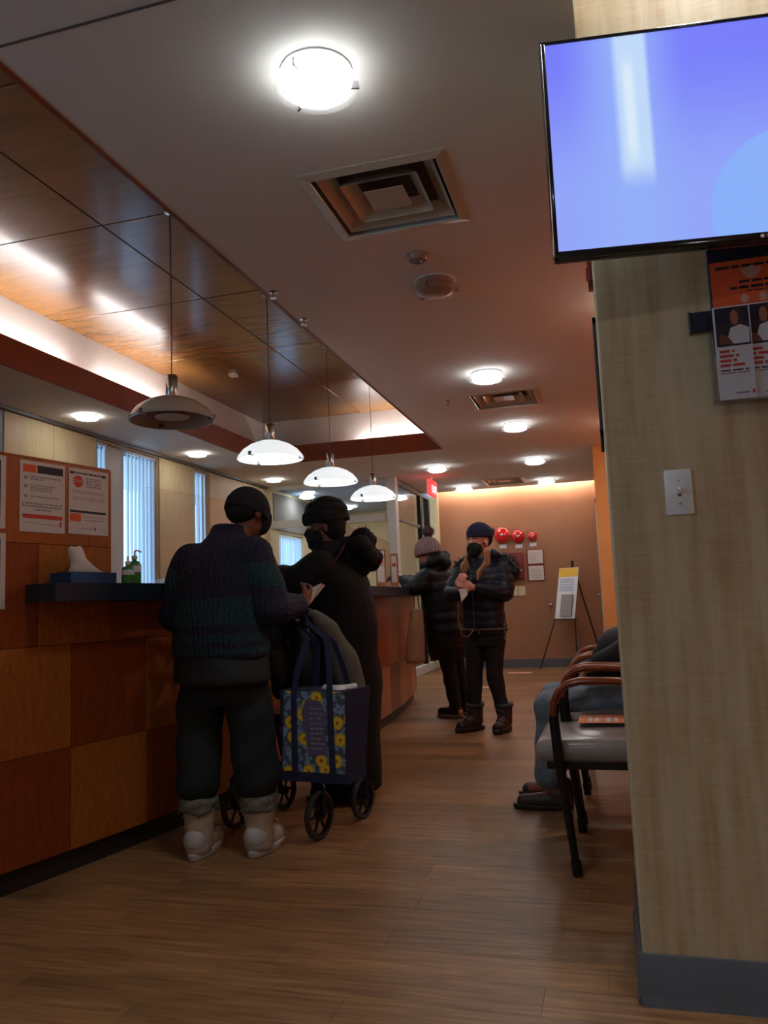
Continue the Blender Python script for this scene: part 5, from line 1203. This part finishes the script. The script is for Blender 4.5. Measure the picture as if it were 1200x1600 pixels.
MB().add([(-1.10, 5.955, 1.085), (-1.045, 5.955, 1.085), (-1.035, 5.95, 1.04), (-1.085, 5.945, .985), (-1.10, 5.9565, 1.085), (-1.045, 5.9565, 1.085), (-1.035, 5.9515, 1.04), (-1.085, 5.9465, .985)], [(0, 1, 2, 3), (7, 6, 5, 4), (0, 4, 5, 1), (1, 5, 6, 2), (2, 6, 7, 3), (3, 7, 4, 0)]).build('slip', 'paper', o)

# ---------------------------------------------------- seated man
def seated_man():
    f = V(-1, 0, 0); b = root('person', (.05, 4.02, 0), 'seated person in blue jeans and dark jacket on the second waiting chair', 'person')
    hf = V(-.95, -.1, -.2); up_ = V(-.1, 0, 1)
    J = dict(head=(.235, 4.02, 1.22), neck=(.25, 4.02, 1.08), sl=(.235, 3.85, 1.01), sr=(.235, 4.19, 1.01), el=(.14, 3.75, .77), wl=(-.07, 3.86, .68), er=(.14, 4.29, .77), wr=(-.07, 4.15, .69),
             hl=(.16, 3.92, .56), hr=(.16, 4.12, .56), kl=(-.335, 3.90, .505), kr=(-.335, 4.15, .505), al=(-.33, 3.96, .09), ar=(-.33, 4.19, .09), tl=f, tr=f)
    body(b, J, hf, up_, f, 'skin_tan', [hand((-.085, 3.87, .67), (-.4, .8, -.3), (.2, .2, -1), -1, .9), hand((-.085, 4.14, .68), (-.4, -.8, -.3), (.2, -.2, -1), 1, .9)])
    fr_ = frame(hf, up_); face_bits(J['head'], fr_, b)
    blob('cap', hat_parts(J['head'], fr_, 1.08, .10, .03), 'knit_black', b, .007, 4)
    r, ff, u = frame(f, (0, 0, 1))
    tor = [((.15, 4.02, .52), .20, .17), ((.14, 4.02, .62), .21, .19), ((.15, 4.02, .75), .205, .175), ((.19, 4.02, .90), .21, .15), ((.23, 4.02, 1.0), .19, .12), ((.245, 4.02, 1.06), .12, .09), ((.245, 4.02, 1.11), .085, .08)]
    blob('jacket', [rings(tor, (r, ff, u)), ell((.03, 4.02, .745), (.15, .11, .11), (r, ff, u)), ell((-.03, 4.0, .62), (.17, .12, .06), (r, ff, u))]+limb([(.235, 3.86, .99), (.13, 3.77, .79), (-.06, 3.855, .685)], [.085, .078, .056])+limb([(.235, 4.18, .99), (.13, 4.28, .79), (-.06, 4.155, .69)], [.085, .078, .056]), 'jacket_dark', b, .008, 6, wrinkle(.006, 1, 4))
    blob('jeans', [rings([((.16, 4.02, .50), .19, .14), ((.16, 4.02, .60), .18, .13)], (r, ff, u))]+limb([(.12, 3.92, .555), (-.31, 3.90, .490), (-.345, 3.955, .145)], [.09, .078, .068])+limb([(.12, 4.12, .555), (-.31, 4.15, .490), (-.345, 4.19, .145)], [.09, .078, .068]), 'denim', b, .008, 5, wrinkle(.005, 1, 9))
    for y in (3.96, 4.20):
        c_ = V(-.30, y, 0); sd_ = V(0, 1, 0)
        sh = blob('shoe', [cap(c_+V(.02, 0, .045), .042, c_+V(-.17, 0, .035), .034), ell(c_+V(-.01, 0, .065), (.04, .06, .04), (sd_, f, V(0, 0, 1)))], 'shoe_brown', b, .006, 3)
        blob('sole', [rings([(c_+V(-.08, 0, 0), .042, .14), (c_+V(-.08, 0, .024), .046, .145)], (sd_, f, V(0, 0, 1)))], 'black_base', sh, .006, 1)
seated_man()

# ================================================================== ROLLATOR, BAG, JACKETS
ro = root('rollator', (-1.47, 3.52, 0), 'dark blue wheeled walking frame loaded with a floral bag', 'rollator')
dr = V(.24, .97, 0).normalized(); rt = V(dr.y, -dr.x, 0)
R0 = V(-1.28, 3.345, 0)   # near right wheel, ground
def RP(a, b, z): return R0+dr*a-rt*b+V(0, 0, z)   # a along travel, b towards its left
def wheel(a, b, r):
    c_ = RP(a, b, r+.001); w_ = MB()
    pr = [(r, -.008), (r, .008), (r*.93, .014), (r*.84, .012), (r*.84, -.012), (r*.93, -.014)]
    ty = MB().lathe(pr, c_, 32, rt, close=True).build('tyre', 'tyre_grey', ro, 50)
    rim = MB().lathe([(r*.85, -.009), (r*.85, .009), (r*.76, .007), (r*.76, -.007)], c_, 32, rt, close=True)
    for k in range(6):
        an = 2*PI*k/6; d_ = dr*math.cos(an)+V(0, 0, math.sin(an)); rim.tube([c_+d_*.015, c_+d_*r*.78], .0065, 6)
    rim.lathe([(.02, -.016), (.02, .016)], c_, 16, rt); rim.build('rim', 'rim_black', ro, 50)
for b_ in (0, .46):
    wheel(0, b_, .100); wheel(.36, b_, .092)
    s = 1 if b_ == 0 else -1
    MB().tube([RP(0, b_-s*.024, .10), RP(.0, b_-s*.024, .22), RP(.01, b_+s*.005, .25)], .011, 8).build('fork', 'rollator_blue', ro, 40)
    MB().tube([RP(.36, b_-s*.024, .092), RP(.355, b_-s*.024, .20), RP(.345, b_+s*.005, .23)], .011, 8).build('fork', 'rollator_blue', ro, 40)
    bb = b_+s*.02
    MB().tube([RP(.01, bb, .24), RP(.03, bb, .45), RP(.06, bb, .80), RP(.06, bb, .90), RP(.03, bb, .935), RP(-.03, bb, .94)], .0125, 10).build('upright', 'rollator_blue', ro, 40)
    MB().tube([RP(.345, bb, .22), RP(.29, bb, .42), RP(.14, bb, .56), RP(.05, bb, .62)], .0125, 10).build('upright', 'rollator_blue', ro, 40)
    MB().tube([RP(-.03, bb, .94), RP(-.13, bb, .935)], .018, 10).build('grip', 'black_plastic', ro, 40)
    MB().tube([RP(-.01, bb, .915), RP(-.06, bb, .895), RP(-.12, bb, .90)], .006, 8).build('brake_lever', 'black_metal', ro, 40)
    MB().tube([RP(.345, b_-s*.04, .25), RP(.36, b_-s*.045, .17)], .007, 8).build('brake_arm', 'rollator_blue', ro, 40)
MB().tube([RP(.03, .02, .47), RP(.03, .44, .47)], .011, 8).build('cross_bar', 'rollator_blue', ro, 40)
MB().tube([RP(.27, .02, .43), RP(.27, .44, .43)], .011, 8).build('cross_bar', 'rollator_blue', ro, 40)
MB().tube([RP(.06, .02, .86), RP(.06, .44, .86)], .011, 8).build('cross_bar', 'rollator_blue', ro, 40)
mb = MB(); mb.obox(RP(.16, .23, .50), dr*.14, rt*.19, (0, 0, .018)); mb.build('seat', 'black_plastic', ro)

# floral shopping bag hung on the right grip
bg_ = root('shopping_bag', (-1.28, 3.22, .30), 'floral shopping bag with navy handles hanging from the walking frame', 'shopping bag')
bu = V(.985, -.17, 0).normalized(); bn = V(bu.y, -bu.x, 0)  # bn towards viewer
BC = V(-1.212, 3.125, .30)   # centre of the bottom front edge
def BP(a, n_, z): return BC+bu*a-bn*n_+V(0, 0, z)
def bagbox(a0, a1, n0, n1, z0, z1, mat, nm, flare=0.):
    vs = [BP(a0*(1+flare*0), n0, z0), BP(a1, n0, z0), BP(a1, n1, z0), BP(a0, n1, z0), BP(a0, n0, z1), BP(a1+flare*.2, n0, z1), BP(a1+flare, n1+flare*.6, z1), BP(a0, n1, z1)]
    return MB().add(vs, [(3, 2, 1, 0), (4, 5, 6, 7), (0, 1, 5, 4), (1, 2, 6, 5), (2, 3, 7, 6), (3, 0, 4, 7)]).build(nm, mat, bg_)
bagbox(-.158, .150, .002, .16, 0, .355, 'navy_fabric', 'bag_body', .03)
bagbox(-.162, .154, -.001, .165, -.012, .03, 'navy_fabric', 'base_trim')
fp = MB().add([BP(-.152, -.002, .028), BP(.146, -.002, .028), BP(.152, -.002, .352), BP(-.135, -.002, .352), BP(-.152, .002, .028), BP(.146, .002, .028), BP(.152, .002, .352), BP(-.135, .002, .352)], [(0, 1, 2, 3), (7, 6, 5, 4), (0, 4, 5, 1), (1, 5, 6, 2), (2, 6, 7, 3), (3, 7, 4, 0)]).build('floral_panel', 'floral_print', bg_)
cpn = MB().prism([(-.022, .09), (.058, .10), (.062, .27), (.035, .315), (-.03, .32), (-.05, .27)], BP(0, -.0026, 0), bu, (0, 0, 1), bn*.0008).build('text_panel', 'print_purple', bg_)
mb = MB()
for k in range(9):
    z = .12+k*.02; a = -.01; e_ = .045+.01*math.sin(k*2)
    while a < e_:
        w_ = random.uniform(.008, .02); mb.box((0, 0, 0), (0, 0, 0)) if False else mb.prism([(a, z), (min(a+w_, e_), z), (min(a+w_, e_), z+.006), (a, z+.006)], BP(0, -.0036, 0), bu, (0, 0, 1), bn*.0004); a += w_+.006
mb.build('lettering', 'print_grey', bg_)
hang = RP(-.075, .02, .965)
for a, n_ in ((-.085, -.004), (.085, -.004)):
    pts = [BP(a*1.05, n_-.001, .02), BP(a, n_-.001, .34), BP(a*.9, n_+.02, .44), BP(a*.55, n_+.06, .56), hang+bu*a*.35+V(0, -.004, -.03), hang+bu*a*.1+V(0, -.01, 0)]
    MB().ribbon(pts, bu, .027, .0035, bn).build('handle', 'navy_fabric', bg_, 40)
for a, n_ in ((-.085, .164), (.085, .164)):
    pts = [BP(a, n_, .20), BP(a, n_, .35), BP(a*.8, n_-.02, .45), BP(a*.5, n_-.05, .55), hang+bu*a*.35+V(0, .01, -.03), hang+bu*a*.1+V(0, .012, 0)]
    MB().ribbon(pts, bu, .027, .0035, bn).build('handle', 'navy_fabric', bg_, 40)
o = root('paper_roll', BP(.10, .08, .35), 'white wrapped parcel sticking out of the floral bag', 'parcel')
blob('parcel', [cap(BP(.05, .06, .345), .022, BP(.145, .10, .365), .018), cap(BP(.02, .09, .34), .03, BP(.10, .05, .35), .024)], 'wrap_white', o, .006, 3, wrinkle(.004, 3, 2))
# jackets over the frame
o = root('draped_jacket', (-1.45, 3.42, .60), 'black leather jacket draped over the walking frame handles', 'jacket')
blob('leather', limb([RP(-.02, .40, .93), RP(-.02, .22, .965), RP(.0, .03, .955)], [.045, .05, .035])+limb([RP(-.05, .34, .92), RP(-.055, .33, .76), RP(-.05, .32, .64)], [.06, .085, .05])+limb([RP(-.045, .22, .92), RP(-.05, .20, .80), RP(-.03, .18, .68)], [.06, .075, .045])+limb([RP(.05, .12, .93), RP(.07, .11, .78), RP(.07, .10, .64)], [.055, .075, .06])+limb([RP(.10, .20, .90), RP(.12, .18, .74), RP(.12, .17, .64)], [.05, .07, .06])+limb([RP(.10, .30, .92), RP(.12, .28, .74), RP(.12, .28, .62)], [.05, .06, .05])+limb([RP(-.06, .38, .9), RP(-.055, .40, .6), RP(-.05, .39, .42)], [.045, .048, .036]), 'leather_black', o, .008, 7, wrinkle(.009, .9, 21))
o = root('draped_coat', (-1.2, 3.5, .6), 'olive grey coat hanging over the right side of the walking frame', 'coat')
blob('cloth', limb([RP(.0, -.005, .965), RP(.08, -.03, .89), RP(.14, -.055, .76), RP(.17, -.075, .63)], [.022, .048, .062, .066])+limb([RP(.02, .05, .965), RP(.12, .0, .88), RP(.20, -.02, .74), RP(.22, -.03, .62)], [.025, .05, .06, .06]), 'jacket_olive', o, .008, 6, wrinkle(.006, .9, 31))
